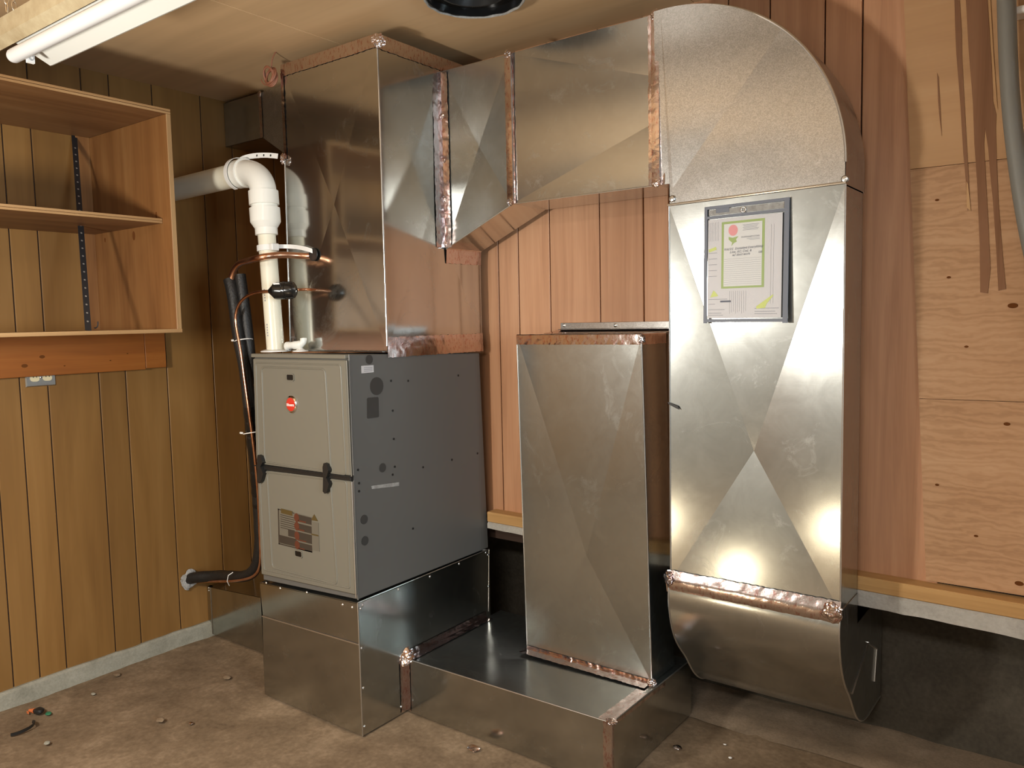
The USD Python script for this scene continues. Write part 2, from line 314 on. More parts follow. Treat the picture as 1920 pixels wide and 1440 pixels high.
# ceiling of boards, with the joints
ceil = Thing('ceiling', kind='structure')
for x0, x1 in ((-.1, 1.02), (1.02, 2.24), (2.24, 3.46), (3.46, XR + .1)):
    part(ceil, 'panel', box((x0 + .0008, YF - .1, H), (x1 - .0008, .35, H + .02), .0015), M_ceil)
# left wall: plank panelling
wl = Thing('wall_left', kind='structure')
part(wl, 'backing', box((-.05, YF, -.05), (-.006, .1, H + .02)), M_groove)
gl = [-2.83, -2.6, -2.42, -2.22, -2.015, -1.81, -1.6, -1.40, -1.303, -1.20, -.9965, -.882, -.692, -.458, -.2985, -.06, .1]
part(wl, 'plank', box((-.006, YF, .065), (0, gl[0] - .003, H)), M_plank[0])
for i, (a, b) in enumerate(zip(gl[:-1], gl[1:])):
    part(wl, 'plank', box((-.006, a + .0022, .062 + random.uniform(-.004, .004)), (0, b - .0022, H + .01), .0018), M_plank[(0, 2, 0, 1, 0, 2, 1)[i % 7]])
# concrete curb under the left panelling
n = 60; ys = np.linspace(-3.2, -.5, n); vs = []
for i, y in enumerate(ys):
    w = .022 + .008 * (meshkit.noise(A(y * 9, 0, 0), 4) - .5); t = .064 + .006 * (meshkit.noise(A(y * 14, 3, 0), 5) - .5)
    vs += [(-.03, y, -.02), (w + .006, y, -.02), (w, y, t - .008), (w - .01, y, t), (-.03, y, t)]
vs = np.array(vs); fs = []
for i in range(n - 1):
    for k in range(5):
        a, b = i * 5 + k, i * 5 + (k + 1) % 5; fs += [[a, b, b + 5], [a, b + 5, a + 5]]
fs += [[0, 2, 1], [0, 3, 2], [0, 4, 3]]; e = (n - 1) * 5; fs += [[e, e + 1, e + 2], [e, e + 2, e + 3], [e, e + 3, e + 4]]
solo('baseboard_left', (vs, np.array(fs)), M_curb, kind='structure')
# back wall
wb = Thing('wall_back', kind='structure')
part(wb, 'backing', box((-.1, .012, .53), (XR, .06, H + .02)), M_groove)
gb = [-.05, .21, .42, .62, .83, 1.03, 1.19, 1.372, 1.475, 1.6295, 1.857, 2.041, 2.142, 2.36, 2.5, 2.672, 2.782, 3.02]
for i, (a, b) in enumerate(zip(gb[:-1], gb[1:])):
    part(wb, 'plank', box((a + .0022, 0, .632), (b - .0022, .012, H + .01), .0018), M_rplank[(0, 2, 0, 1, 2, 0, 1)[i % 7]])
def slab(pts, y0, y1): return place(ext([(x, z) for x, z in pts], abs(y1 - y0)), (0, max(y0, y1), 0), (1, 0, 0), (0, 0, 1))
xl = lambda z: 2.897 + (2.376 - z) * (2.9874 - 2.897) / (2.376 - .6656)
zs = 1.885
part(wb, 'plywood_sheet', slab([(xl(zs), zs), (4.4, zs - .01), (4.4, H), (xl(H), H)], -.009, 0), M_ply2, label='smooth upper plywood sheet')
part(wb, 'plywood_sheet', slab([(xl(1.207), 1.207), (4.4, 1.215), (4.4, zs - .012), (xl(zs), zs - .0015)], -.0085, 0), M_ply)
part(wb, 'plywood_sheet', slab([(xl(.655), .655), (4.4, .66), (4.4, 1.2135), (xl(1.205), 1.2055)], -.009, 0), M_ply)
part(wb, 'plank', box((4.42, -.005, .63), (XR, .012, H)), M_rplank[0])
def wpoly(name, pix, m, y=-.0095, t=.0012, label=None):
    p = [at(a, b, 'y', y)[[0, 2]] for a, b in pix]; part(wb, name, slab(p, y - t, y + .0005), m, label=label)
wpoly('torn_strip', [(1789, -20), (1798, -20), (1803, 55), (1804, 110), (1810, 220), (1816, 330), (1819, 385), (1814, 395), (1811, 340), (1806, 285), (1800, 185), (1793, 100), (1791, 50)], M_peel)
wpoly('torn_strip', [(1810, -20), (1850, -20), (1858, 100), (1862, 190), (1868, 215), (1867, 240), (1869, 310), (1872, 380), (1880, 480), (1886, 542), (1872, 545), (1868, 470), (1862, 380), (1857, 330), (1853, 280), (1847, 240), (1845, 270), (1848, 330), (1853, 420), (1857, 505), (1852, 550), (1838, 548), (1837, 460), (1832, 340), (1827, 270), (1824, 190), (1816, 90)], M_peel)
wpoly('torn_strip', [(1757, 137), (1760, 145), (1763, 200), (1766, 255), (1762, 225), (1759, 190)], M_peel)
wpoly('splinter', [(1812, 340), (1815, 345), (1820, 395), (1813, 390)], M_splint, y=-.011)
wpoly('splinter', [(1852, -20), (1856, -20), (1862, 90), (1870, 205), (1864, 160), (1858, 90)], M_splint, y=-.011)
for (a, b, r) in ((1757, 375, .004), (1779, 520, .004), (1899, 573, .009), (1888, 795, .006), (1812, 650, .004), (1830, 1005, .004), (1757, 909, .004), (1911, 1094, .008)):
    c = at(a, b, 'y', -.0095); part(wb, 'knot', place(ext(circ(0, 0, r * 1.4, 14, r * .8), .0012), c + A(0, .0004, 0), (1, 0, 0), (0, 0, 1)), M_knot)
# sill timber, concrete beam and the dark crawl space behind the ducts
zt_, zb_, zc_ = (lambda x: .6615 - .0078 * (x - 1.33)), (lambda x: .6185 - .0088 * (x - 1.33)), (lambda x: .588 - .0236 * (x - 1.5))
part(wb, 'sill_timber', hexa([A(1.328, -.06, zb_(1.328)), A(XR, -.06, zb_(XR)), A(1.328, -.06, zt_(1.328)), A(XR, -.06, zt_(XR)), A(1.328, .011, zb_(1.328)), A(XR, .011, zb_(XR)), A(1.328, .011, zt_(1.328)), A(XR, .011, zt_(XR))], .003), M_sill)
n = 90; xs = np.linspace(1.328, XR, n); vs = []
for x in xs:
    w = .004 * (meshkit.noise(A(x * 12, 1, 0), 3) - .5); t = .005 * (meshkit.noise(A(x * 17, 7, 0), 8) - .5)
    vs += [(x, -.060 + w, zc_(x) + t), (x, .26, zc_(x) + t), (x, .26, zb_(x)), (x, -.052 + w, zb_(x) - .0005), (x, -.060 + w, zb_(x) - .008)]
vs = np.array(vs); fs = []
for i in range(n - 1):
    for k in range(5):
        a, b = i * 5 + k, i * 5 + (k + 1) % 5; fs += [[a, b + 5, b], [a, a + 5, b + 5]]
part(wb, 'concrete_beam', (vs, np.array(fs)), M_beam)
part(wb, 'concrete_beam', box((-.05, -.02, .592), (1.3275, .26, .612)), M_beam)
def rough_sheet(x0, x1, fn, nu, nv, seed, amp):
    u, v = np.meshgrid(np.linspace(x0, x1, nu), np.linspace(0, 1, nv), indexing='ij')
    p = np.array([fn(a, b) for a, b in zip(u.ravel(), v.ravel())]); d = (meshkit.fbm(p * 7, 5, seed) - .5) * amp
    p[:, 2] += d; p[:, 1] += d * .6; i = np.arange(nu * nv).reshape(nu, nv)
    f = np.stack([i[:-1, :-1], i[1:, :-1], i[1:, 1:], i[:-1, 1:]], -1).reshape(-1, 4); return p, np.vstack([f[:, [0, 1, 2]], f[:, [0, 2, 3]]])
part(wb, 'crawl_space_back', rough_sheet(-.05, XR, lambda x, v: A(x, .285 + .03 * v, .0 + v * .58), 130, 14, 21, .03), M_dark, smooth=True, label='dark sheet closing the crawl space opening under the concrete beam')  # coloured this dark so the lamp leaves the crawl space a void
part(wb, 'earth_ledge', rough_sheet(-.05, XR, lambda x, v: A(x, .0 + v * .30, -.004 + .012 * min(1, v * 5)), 150, 12, 33, .018), M_ledge, smooth=True)
# unseen walls behind the photographer, toned for the duct reflections, with a window
wr = Thing('wall_right', kind='structure')
for lo, hi in (((XR, YF, -.05), (XR + .1, -2.8, H)), ((XR, -1.8, -.05), (XR + .1, .35, H)), ((XR, -2.8, -.05), (XR + .1, -1.8, .85)), ((XR, -2.8, 2.05), (XR + .1, -1.8, H))):
    part(wr, 'wall_section', box(lo, hi), M_back)
solo('wall_front', box((-.1, YF - .1, -.05), (XR + .1, YF, H)), M_back, kind='structure')
w1 = Thing('unseen_window_1', kind='structure')  # out of view, placed for the cool reflections on the sheet metal
for lo, hi in (((XR + .01, -2.8, .85), (XR + .06, -2.75, 2.05)), ((XR + .01, -1.85, .85), (XR + .06, -1.8, 2.05)), ((XR + .01, -2.75, .85), (XR + .06, -1.85, .9)), ((XR + .01, -2.75, 2.0), (XR + .06, -1.85, 2.05)), ((XR + .015, -2.75, 1.43), (XR + .055, -1.85, 1.47))):
    part(w1, 'frame', box(lo, hi, .004), M_enamel)
for z0, z1 in ((.9, 1.43), (1.47, 2.0)): part(w1, 'pane', box((XR + .033, -2.75, z0), (XR + .037, -1.85, z1)), M_pane)

# ================================================================== furnace
FY, FX0, FX1, FB = -.793, .78145, 1.3185, -.0515
ff = lambda a, b, o=0.0: at(a, b, 'y', FY) - A(0, o, 0)
fs_ = lambda a, b, o=0.0: at(a, b, 'x', FX1) + A(o, 0, 0)
TL, TR, BR, BL = ff(472, 663), ff(648, 665), ff(668, 1127), ff(489, 1089)
RTB, RBB = fs_(899, 662), fs_(916, 1027)
TR[0] = BR[0] = FX1
dvt, dvb = RTB - TR, RBB - BR
fur = Thing('furnace', 'grey upflow gas furnace with two front doors standing on the galvanized floor plenum', 'furnace', (BL + BR) / 2)
G = .012  # the casing stands this far behind the door faces
cb = [BL + A(0, G, 0), BR + A(0, G, 0), TL + A(0, G, 0), TR + A(0, G, 0), BL + dvb, BR + dvb, TL + dvt, TR + dvt]
cas = part(fur, 'casing', hexa(cb, .003), M_case)
def frontpoly(pix, t, o=0.0):
    """polygon on the door plane from photo points, raised by t in front of the plane FY - o"""
    p = [ff(a, b)[[0, 2]] for a, b in pix]; return place(ext(p, t), (0, FY - o, 0), (1, 0, 0), (0, 0, 1))
def doorplate(q, m, name, inset):
    q = [ff(*c) for c in q]; c = np.mean(q, 0)
    d = hexa([q[3] + A(0, G, 0), q[2] + A(0, G, 0), q[0] + A(0, G, 0), q[1] + A(0, G, 0), q[3] + A(0, -.001, 0), q[2] + A(0, -.001, 0), q[0] + A(0, -.001, 0), q[1] + A(0, -.001, 0)], .004)
    return part(fur, name, d, m)
def bead(pix, r=.0032, o=.0008, sm=.02):
    pts = [ff(a, b, o) for a, b in pix]; out = []
    for i, p in enumerate(pts):                                       # rounded corners
        a, b = pts[i - 1], pts[(i + 1) % len(pts)]
        for t in np.linspace(0, 1, 5):
            p0, p2 = p + unit(a - p) * sm, p + unit(b - p) * sm
            out.append((1 - t) ** 2 * p0 + 2 * t * (1 - t) * p + t * t * p2)
    out.append(out[0]); out = np.array(out); return tube(out, r, 8, cap=False)
lid = part(fur, 'top_flange', hexa([ff(472, 670) + A(0, G, 0), ff(648.5, 673) + A(0, G, 0), TL + A(0, G, 0), TR + A(0, G, 0), ff(472, 670, .004), ff(648.5, 673, .004), ff(472, 663, .004), ff(648, 665, .004)], .002), M_door)
up = doorplate([(474, 672), (648, 675), (657, 893), (480.5, 868)], M_door, 'upper_door', 0)
lo = doorplate([(482, 881), (657.5, 902), (667, 1116), (490, 1077)], M_door, 'lower_door', 0)
part(up, 'bead', bead([(491, 688), (610, 692), (621, 885), (497, 866)], .0036), M_door)
part(up, 'bead', bead([(480, 680), (639, 684), (649, 890), (486, 868)], .0030, sm=.012), M_door)
part(lo, 'bead', bead([(501, 884), (620, 898), (633, 1096), (511, 1064)], .0036), M_door)
part(lo, 'bead', bead([(487, 884), (650, 903), (657, 1103), (496, 1068)], .0030, sm=.012), M_door)
part(lo, 'door_lip', tube([ff(660.5, 903, .002), ff(668.5, 1120, .002)], .0028, 8), M_edge)
part(up, 'door_lip', tube([ff(651, 676, .002), ff(660, 893, .002)], .0022, 8), M_door)
part(fur, 'door_gasket', cat(hexa([ff(482, 879) + A(0, G, 0), ff(659, 902) + A(0, G, 0), ff(482, 870) + A(0, G, 0), ff(659, 892) + A(0, G, 0), ff(482, 879, .004), ff(659, 902, .004), ff(482, 870, .004), ff(659, 892, .004)], .002), tube([ff(480, 872.5, .006), ff(659, 894.5, .006)], .0022, 8)), M_black)
for (x, y0, y1, y2) in ((493.5, 852, 874, 905), (617, 867, 894, 924)):
    la = [(x - 3, y0), (x + 3, y0 + 3), (x + 6, y0 + 14), (x + 3, y1 - 3), (x + 1.5, y1), (x + 4, y1 + 5), (x + 7, y2 - 18), (x + 3, y2 - 4), (x - 1, y2), (x - 4.5, y2 - 4), (x - 4, y1 + 3), (x - 4, y1 - 4), (x - 5, y0 + 8)]
    part(fur, 'latch', frontpoly(la, .016, .002), M_black)
# badge
bc = ff(548.5, 758); part(up, 'badge', lathe(bc, (0, -1, 0), [(.0001, .009), (.026, .009), (.028, .007), (.032, .005), (.032, 0)], 36), M_chrome, label='round red badge with a chrome rim')
part(up, 'badge_face', lathe(bc, (0, -1, 0), [(.0001, .0102), (.0225, .0102), (.0258, .0085), (.0258, .004)], 36), M_red)
tm = meshkit.text_mesh('Rheem', .0095, .0008, bold=True); tv, tf = V(tm); tv[:, 0] -= tv[:, 0].mean()
part(up, 'badge_lettering', place((tv, tf), bc + A(0, -.0102, -.006), (1, 0, 0), (0, 0, 1)), M_white)
for q, wnd in (((545.5, 707.5), up), ((561, 1038), lo)):
    c = ff(*q); part(wnd, 'sight_glass', place(ext(rrect(-.02, -.0115, .02, .0115, .006), .003), c + A(0, -.001, 0), (1, 0, 0), (0, 0, 1)), M_gloss)
    part(wnd, 'sight_glass_rim', place(ext(rrect(-.022, -.0135, .022, .0135, .007).difference(rrect(-.0185, -.010, .0185, .010, .005)), .004), c + A(0, -.001, 0), (1, 0, 0), (0, 0, 1)), M_door)
# warning label (flat print)
def lab(pix, m, o=.0022, name='print'): part(lo, name, frontpoly(pix, .0005, o), m)
Lb = lambda u, v: (522 + 61.5 * u + 1.5 * v + 0, 953.5 + 66.5 * v + 15.5 * u)
def lrect(u0, v0, u1, v1): return [Lb(u0, v0), Lb(u1, v0), Lb(u1, v1), Lb(u0, v1)]
lab(lrect(0, .0, 1.03, 1.0), M_lgrey, .0016, 'warning_label')
for r in ((0, 0, .03, 1.0), (0, .97, 1.02, 1.0), (0, 0, .5, .025), (.03, .73, .55, .95), (.6, .02, 1.02, .22), (.6, .27, 1.02, .47), (.6, .51, 1.02, .76), (.6, .80, 1.02, 1.0), (.3, .52, .56, .70)): lab(lrect(*r), M_lblk)
for v in np.linspace(.14, .5, 7): lab(lrect(.07, v, .5, v + .018), M_lblk)
lab(lrect(.10, -.03, .44, .10), M_lyel, .0026)
for v in (.12, .36, .63, .89):
    u = .57; c = ff(*Lb(u, v)); part(lo, 'print', place(ext(circ(0, 0, .0145, 20, .0165), .0004), c + A(0, -.0027, 0), (1, 0, 0), (0, 0, 1)), M_lred)
for u0, v0, u1, v1 in ((.62, .17, .85, .21), (.62, .42, .8, .46), (.62, .72, .85, .75), (.62, .95, .8, .98)): lab(lrect(u0, v0, u1, v1), M_lred, .0026)
lab([(590, 964), (597, 977), (584, 975)], M_lyel, .002)
lab([(585, 978), (598, 980), (600, 1034), (587, 1031)], M_lgrey, .002)
lab([(585, 1000), (598, 1003), (598.5, 1005.5), (585, 1002.5)], M_lyel, .0026)
# right side: knock-outs, plugs, screw holes, stickers
def sidepoly(pix, t, m, name, o=.0003, label=None):
    p = [fs_(a, b)[[1, 2]] for a, b in pix]; part(fur, name, place(ext(p, t), (FX1 + o, 0, 0), (0, 1, 0), (0, 0, 1)), m, label=label)
def side_disc(a, b, ry, rz, m, name):
    c = fs_(a, b, .0004); part(fur, name, place(ext(circ(0, 0, ry, 28, rz), .0015), c, (0, 1, 0), (0, 0, 1)), m)
for a, b, r in ((692, 674, .0165), (706, 724, .032), (717, 877, .0165), (682.5, 974, .0165), (684, 1014, .0165)): side_disc(a, b, r, r, M_hole, 'knockout')
kp = [fs_(a, b)[[1, 2]] for a, b in ((688, 746), (709, 744), (710, 782), (688, 785))]
part(fur, 'knockout', place(ext(sg.Polygon(kp).buffer(-.006).buffer(.006), .0015), (FX1 + .0004, 0, 0), (0, 1, 0), (0, 0, 1)), M_hole)
for a, b in ((733, 714), (765, 714), (859, 704), (736, 770), (738, 823), (740, 875), (736, 890), (671, 881), (673, 906), (673, 921), (793, 876), (774, 991), (847, 862), (895, 850)): side_disc(a, b, .0042, .0042, M_black, 'screw_hole')
sidepoly([(677, 686), (700, 684.5), (700.5, 698), (677.5, 700)], .0006, M_paper, 'sticker', label='small white paper sticker')
for k in range(3): sidepoly([(682, 689 + k * 3.2), (698, 688 + k * 3.2), (698, 689.3 + k * 3.2), (682, 690.3 + k * 3.2)], .0004, M_inkg, 'print', .0008)
sidepoly([(696, 911), (748, 904), (748, 911), (697, 917)], .0008, M_putty, 'label_strip', label='torn strip of white label')
part(fur, 'corner_post', tube([TR + A(.0005, G, 0), BR + A(.0005, G, 0)], .003, 8), M_case)

# ================================================================== plenum under the furnace
BY, BX = -.79, 1.3266
bf = lambda a, b, o=0.0: at(a, b, 'y', BY) - A(0, o, 0)
b1, b2, b3, b4 = bf(487, 1092), bf(672, 1131), bf(683, 1382), bf(497, 1303)
b2[0] = b3[0] = BX; b3[2] = b4[2] = 0.001
bb_t, bb_b = at(917, 1030, 'x', BX), A(BX, -.05, .001)
base = Thing('floor_plenum', 'bare galvanized sheet metal box under the grey furnace, resting on the concrete', 'plenum', (b3 + b4) / 2)
h1, h2 = bf(493, 1155), bf(673, 1208); h2[0] = BX
part(base, 'front_panel', quad([b1, b2, h2, h1], (0, -1, 0)), M_base)
part(base, 'front_panel', quad([h1 + A(0, -.003, 0), h2 + A(0, -.003, 0), b3 + A(0, -.001, 0), b4 + A(0, -.001, 0)], (0, -1, 0)), M_base)
part(base, 'hem', tube([h1 + A(0, -.003, 0), h2 + A(0, -.003, 0)], .0028, 8), M_edge)
part(base, 'side_panel', quad([b2, bb_t, bb_b, b3], (1, 0, 0)), M_base)
lb = A(b1[0], -.05, b1[2]); lbb = A(b4[0], -.05, .001)
part(base, 'side_panel', quad([b1, lb, lbb, b4], (-1, 0, 0)), M_base)
part(base, 'top_panel', quad([b1 - A(0, 0, .002), b2 - A(0, 0, .002), bb_t - A(0, 0, .002), lb - A(0, 0, .002)], (0, 0, 1)), M_base)
part(base, 'corner_seam', tube([b2, b3], .0025, 8), M_edge)
part(base, 'corner_seam', tube([b2 + A(0, 0, .001), bb_t + A(0, 0, .001)], .0022, 8), M_edge)
part(base, 'corner_seam', tube([bb_t, at(916, 1146, 'x', BX)], .0025, 8), M_edge)
def screw(par, p, nrm, r=.0045): part(par, 'screw', lathe(p, nrm, [(r * 1.25, 0), (r * 1.25, .0008), (r, .002), (r * .6, .0035), (.0001, .004)], 10), M_steel)
for a, b in ((680, 1134), (676, 1141), (747, 1105), (806, 1081), (861, 1057), (911, 1036), (915, 1040), (916, 1099), (678, 1215), (681, 1290), (683, 1362), (752, 1325)): screw(base, at(a, b, 'x', BX), (1, 0, 0))
for a, b in ((499, 1093), (525, 1103), (575, 1111), (642, 1134), (660, 1139)): screw(base, bf(a, b), (0, -1, 0))

# short duct on the floor from the plenum to the left wall
SY = -.55
sd = Thing('floor_stub_duct', 'low galvanized duct on the floor running from the plenum box to the left wall', 'duct', (.35, -.4, 0))
s0, s1 = at(385, 1099, 'y', SY), at(492, 1114, 'y', SY); s0[0] = .03; s1[0] = b1[0]; sz = .26
part(sd, 'front_panel', quad([A(.03, SY, sz - .03), A(s1[0], SY, sz + .02), A(s1[0], SY, .001), A(.03, SY, .001)], (0, -1, 0)), M_base)
part(sd, 'top_panel', quad([A(.03, SY, sz - .03), A(s1[0], SY, sz + .02), A(s1[0], -.06, sz + .02), A(.03, -.06, sz - .03)], (0, 0, 1)), M_base)
part(sd, 'end_collar', cat(box((.001, SY - .003, .001), (.03, SY + .02, sz - .03), .002), box((.001, SY, sz - .05), (.03, -.06, sz - .03), .002)), M_base)
for z in (.225, .212, .03): screw(sd, A(.016, SY - .003, z), (0, -1, 0))

# ================================================================== trunk on the floor
TY, TX = -.566, 2.2139
t1 = at(763, 1236, 'y', TY); t1[0] = BX + .001; t2 = at(1141, 1354, 'y', TY); t2[0] = TX; tz = (t1[2] + t2[2]) / 2
trk = Thing('trunk_duct', 'low galvanized trunk duct lying on the concrete floor beneath the square riser', 'duct', (1.77, -.3, 0))
tb1, tb2 = A(BX + .001, .02, tz), A(TX, .02, tz - .004)
part(trk, 'front_panel', quad([t1, t2, A(TX, TY, .001), A(BX + .001, TY, .001)], (0, -1, 0)), M_base)
part(trk, 'top_panel', quad([t1, t2, tb2, tb1], (0, 0, 1)), M_ductv)
part(trk, 'end_panel', quad([t2, tb2, A(TX, .02, .001), A(TX, TY, .001)], (1, 0, 0)), M_base)
part(trk, 'corner_seam', tube([t1 + A(0, 0, .001), t2 + A(0, 0, .001)], .0024, 8), M_edge)
part(trk, 'corner_seam', tube([t2 + A(0, 0, .001), tb2 + A(0, 0, .001)], .0024, 8), M_edge)
part(trk, 'foil_tape', tape(t2 + A(0, 0, 0), tb2 + A(0, -.22, 0), [(-.05, 0, .001), (0, 0, .0012), (.0012, 0, 0), (.0012, 0, -.012)], (0, 0, 1), .0012, 1), M_foil)
part(trk, 'foil_tape', tape(t2, A(TX, TY, .0), [(-.03, -.0015, 0), (0, -.0015, 0), (.0015, 0, 0), (.0015, .012, 0)], (0, -1, 0), .0012, 2), M_foil)
part(trk, 'foil_tape', tape(t1 + A(.001, 0, 0), tb1 + A(.001, -.1, 0), [(0, 0, .028), (0, 0, .001), (.035, 0, .001)], (.7, 0, .7), .0014, 3), M_foil)
part(trk, 'foil_tape', tape(t1 + A(.001, -.001, 0), A(BX + .001, TY - .001, .005), [(0, -.03, 0), (.0, 0, 0), (.022, 0, 0)], (.7, -.7, 0), .0012, 4), M_foil)
def crumple(par, c, r, nrm, seed, m=None):
    s = trimesh.creation.icosphere(3, 1.0); v = np.array(s.vertices); nn = unit(nrm)
    k = .55 + .9 * meshkit.fbm(v * 2.2 + seed, 4, seed); v = v * k[:, None] * r; v = v - np.outer(v @ nn, nn) * .6
    part(par, 'foil_crumple', (v + np.asarray(c), np.array(s.faces)), m or M_foil, smooth=False)
crumple(trk, t2 + A(-.004, .006, .002), .017, (0, 0, 1), 5)
crumple(trk, t1 + A(.004, -.004, .012), .032, (1, -1, 1), 6)
part(trk, 'wood_shim', box((1.66, TY + .012, .0005), (1.86, TY + .03, .006), .001), M_sill)

# ================================================================== square riser
RY = -.2445
rf = lambda a, b: at(a, b, 'y', RY)
r1, r2, r3, r4 = rf(969, 628), rf(1203, 628), rf(1222, 1278), rf(988.5, 1216)
r3[2] = r4[2] = tz + .002; x0, x1, rz = (r1[0] + r4[0]) / 2, (r2[0] + r3[0]) / 2, (r1[2] + r2[2]) / 2
r1, r2, r3, r4 = A(r1[0], RY, rz), A(r2[0], RY, rz), r3, r4
ris = Thing('square_riser', 'upright galvanized square riser duct with cross-broken front, standing on the floor trunk', 'duct', (r3 + r4) / 2)
bk = lambda p: A(p[0], -.066, p[2])
ctr = rf(1096, 1042); q3, q4 = rf(1155, 1258), rf(1050, 1232)
vv = [r1, r2, r3, A(q3[0], RY, r3[2]), A(q4[0], RY, r4[2]), r4, ctr + A(0, .012, 0)]
part(ris, 'front_panel', sheet(vv, [[0, 1, 6], [1, 2, 3, 6], [3, 4, 6], [4, 5, 0, 6]], (0, -1, 0)), M_ductv)
part(ris, 'side_panel', quad([r2, bk(r2), bk(r3), r3], (1, 0, 0)), M_ductv)
part(ris, 'side_panel', quad([r1, bk(r1), bk(r4), r4], (-1, 0, 0)), M_ductv)
part(ris, 'top_panel', quad([r1, r2, bk(r2), bk(r1)], (0, 0, 1)), M_duct)
part(ris, 'corner_seam', tube([r2 - A(0, 0, .03), r3], .003, 8), M_edge)
part(ris, 'corner_seam', tube([r1 - A(0, 0, .03), r4], .0022, 8), M_edge)
part(ris, 'foil_tape', tape(r1, r2, [(0, -.0014, -.034), (0, -.0014, 0), (0, 0, .0015), (0, .03, .0015)], (0, -.8, .6), .0012, 7), M_foil)
part(ris, 'foil_tape', tape(r2, bk(r2), [(.0014, 0, -.034), (.0014, 0, 0), (0, 0, .0015), (-.03, 0, .0015)], (.8, 0, .6), .0012, 8), M_foil)
part(ris, 'foil_tape', tape(r4, r3, [(0, -.0014, .012), (0, -.001, .002), (0, -.055, .002)], (0, -.7, .7), .0018, 9), M_foil)
crumple(ris, r2 + A(0, 0, -.016), .014, (1, -1, 0), 3)
crumple(ris, r3 + A(.004, -.006, .004), .016, (1, -1, 1), 4)
fl0, fl1 = at(1052, 605, 'y', 0), at(1056, 617, 'y', 0)
part(ris, 'wall_flange', cat(box((fl0[0], -.004, fl1[2]), (2.27, -.0005, fl0[2] - .001), .001), box((fl0[0] + .004, -.03, fl1[2] - .003), (2.27, -.002, fl1[2]), .001)), M_span)
part(ris, 'back_collar', sheet([A(r1[0], -.067, rz + .002), A(r2[0], -.067, rz + .002), A(2.2, -.004, fl1[2] - .002), A(fl0[0], -.004, fl1[2] - .002)], [[0, 1, 2, 3]], (0, -.5, 1)), M_foil)
for px in (1058, 1154): screw(ris, at(px, 610, 'y', -.004), (0, -1, 0), .006)

# ================================================================== supply plenum on the furnace
PY = -.5982
pf = lambda a, b: at(a, b, 'y', PY)
p1, p2, p3, p4 = pf(527, 128), pf(701, 65), pf(729, 663), pf(545, 656)
ztop = max(p1[2], p2[2]); zbot = TR[2]
p1 = A(p1[0], PY, ztop); p2 = A(FX1, PY, ztop); p3 = A(FX1, PY, zbot + .002); p4 = A(p4[0], PY, zbot + .002)
ple = Thing('supply_plenum', 'tall shiny galvanized plenum box rising from the furnace top to the ceiling', 'plenum', (p3 + p4) / 2)
pb = lambda p: A(p[0], -.0515, p[2])
part(ple, 'front_panel', cross([p1, p2, p3, p4], (0, -1, 0), .009, pf(623, 383)), M_plen)
part(ple, 'side_panel', cross([p2, pb(p2), pb(p3), p3], (1, 0, 0), .005), M_plen)
part(ple, 'side_panel', quad([p1, pb(p1), pb(p4), p4], (-1, 0, 0)), M_plen)
part(ple, 'back_panel', quad([pb(p1), pb(p2), pb(p3), pb(p4)], (0, 1, 0)), M_plen)
part(ple, 'top_panel', quad([p1, p2, pb(p2), pb(p1)], (0, 0, 1)), M_plen)
part(ple, 'corner_seam', tube([p2 + A(.001, -.001, -.03), p3 + A(.001, -.001, .02)], .0032, 8), M_edge)
part(ple, 'corner_seam', tube([p1 + A(-.001, -.001, -.35), p4 + A(-.001, -.001, 0)], .0022, 8), M_edge)
part(ple, 'foil_tape', tape(p1, p2, [(0, -.0014, -.045), (0, -.0014, 0), (0, 0, .0012), (0, .02, .0012)], (0, -1, .3), .001, 11), M_foil)
part(ple, 'foil_tape', tape(p2, pb(p2), [(.0014, 0, -.05), (.0014, 0, 0), (0, 0, .0012), (-.02, 0, .0012)], (1, 0, .3), .001, 12), M_foil)
part(ple, 'foil_tape', tape(p3 + A(.0015, -.002, 0), pb(p3) + A(.0015, 0, 0), [(0, 0, .052), (.002, 0, .002), (.002, 0, -.022)], (1, 0, 0), .0012, 13), M_foil)
part(ple, 'foil_tape', tape(p1 + A(-.0015, -.0015, -.03), p1 + A(-.0015, -.0015, -.36), [(0, .05, 0), (0, 0, 0), (.016, 0, 0)], (-.7, -.7, 0), .0014, 14), M_foil)
part(ple, 'bottom_flange', cat(box((p4[0] - .012, PY - .02, zbot + .0005), (FX1 - .004, PY + .002, zbot + .0025)), tube([A(p4[0] - .012, PY - .02, zbot + .003), A(FX1 - .004, PY - .02, zbot + .003)], .002, 8)), M_span)
for px in (556, 600, 640, 664, 690): screw(ple, A(at(px, 660, 'y', PY - .012)[0], PY - .012, zbot + .0025), (0, 0, 1))
crumple(ple, p2 + A(.012, -.004, -.028), .024, (1, -1, 0), 8); crumple(ple, p1 + A(-.006, -.006, -.36), .022, (-1, -1, 0), 9)

# take-off to the left wall, high up behind the white pipe
LY = -.335
lt = Thing('left_branch_duct', 'galvanized branch duct at the ceiling from the plenum to the left wall', 'duct', (.35, -.2, 2.3))
zt = H - .012; e0 = at(489, 160, 'y', LY)[0]; e1 = p1[0]; zb0 = at(491, 259, 'y', LY)[2]; zb1 = at(521, 294, 'y', LY)[2] - .2
part(lt, 'front_panel', quad([A(.002, LY, zt), A(e0, LY, zt), A(e0, LY, zb0), A(.002, LY, zb0)], (0, -1, 0)), M_duct)
part(lt, 'bottom_panel', quad([A(.002, LY, zb0), A(e0, LY, zb0), A(e0, -.06, zb0), A(.002, -.06, zb0)], (0, 0, -1)), M_duct)
part(lt, 'takeoff_panel', quad([A(e0, LY - .004, zt), A(e1, LY - .004, zt), A(e1, LY - .004, zb1), A(e0, LY - .004, zb0)], (0, -1, 0)), M_span)
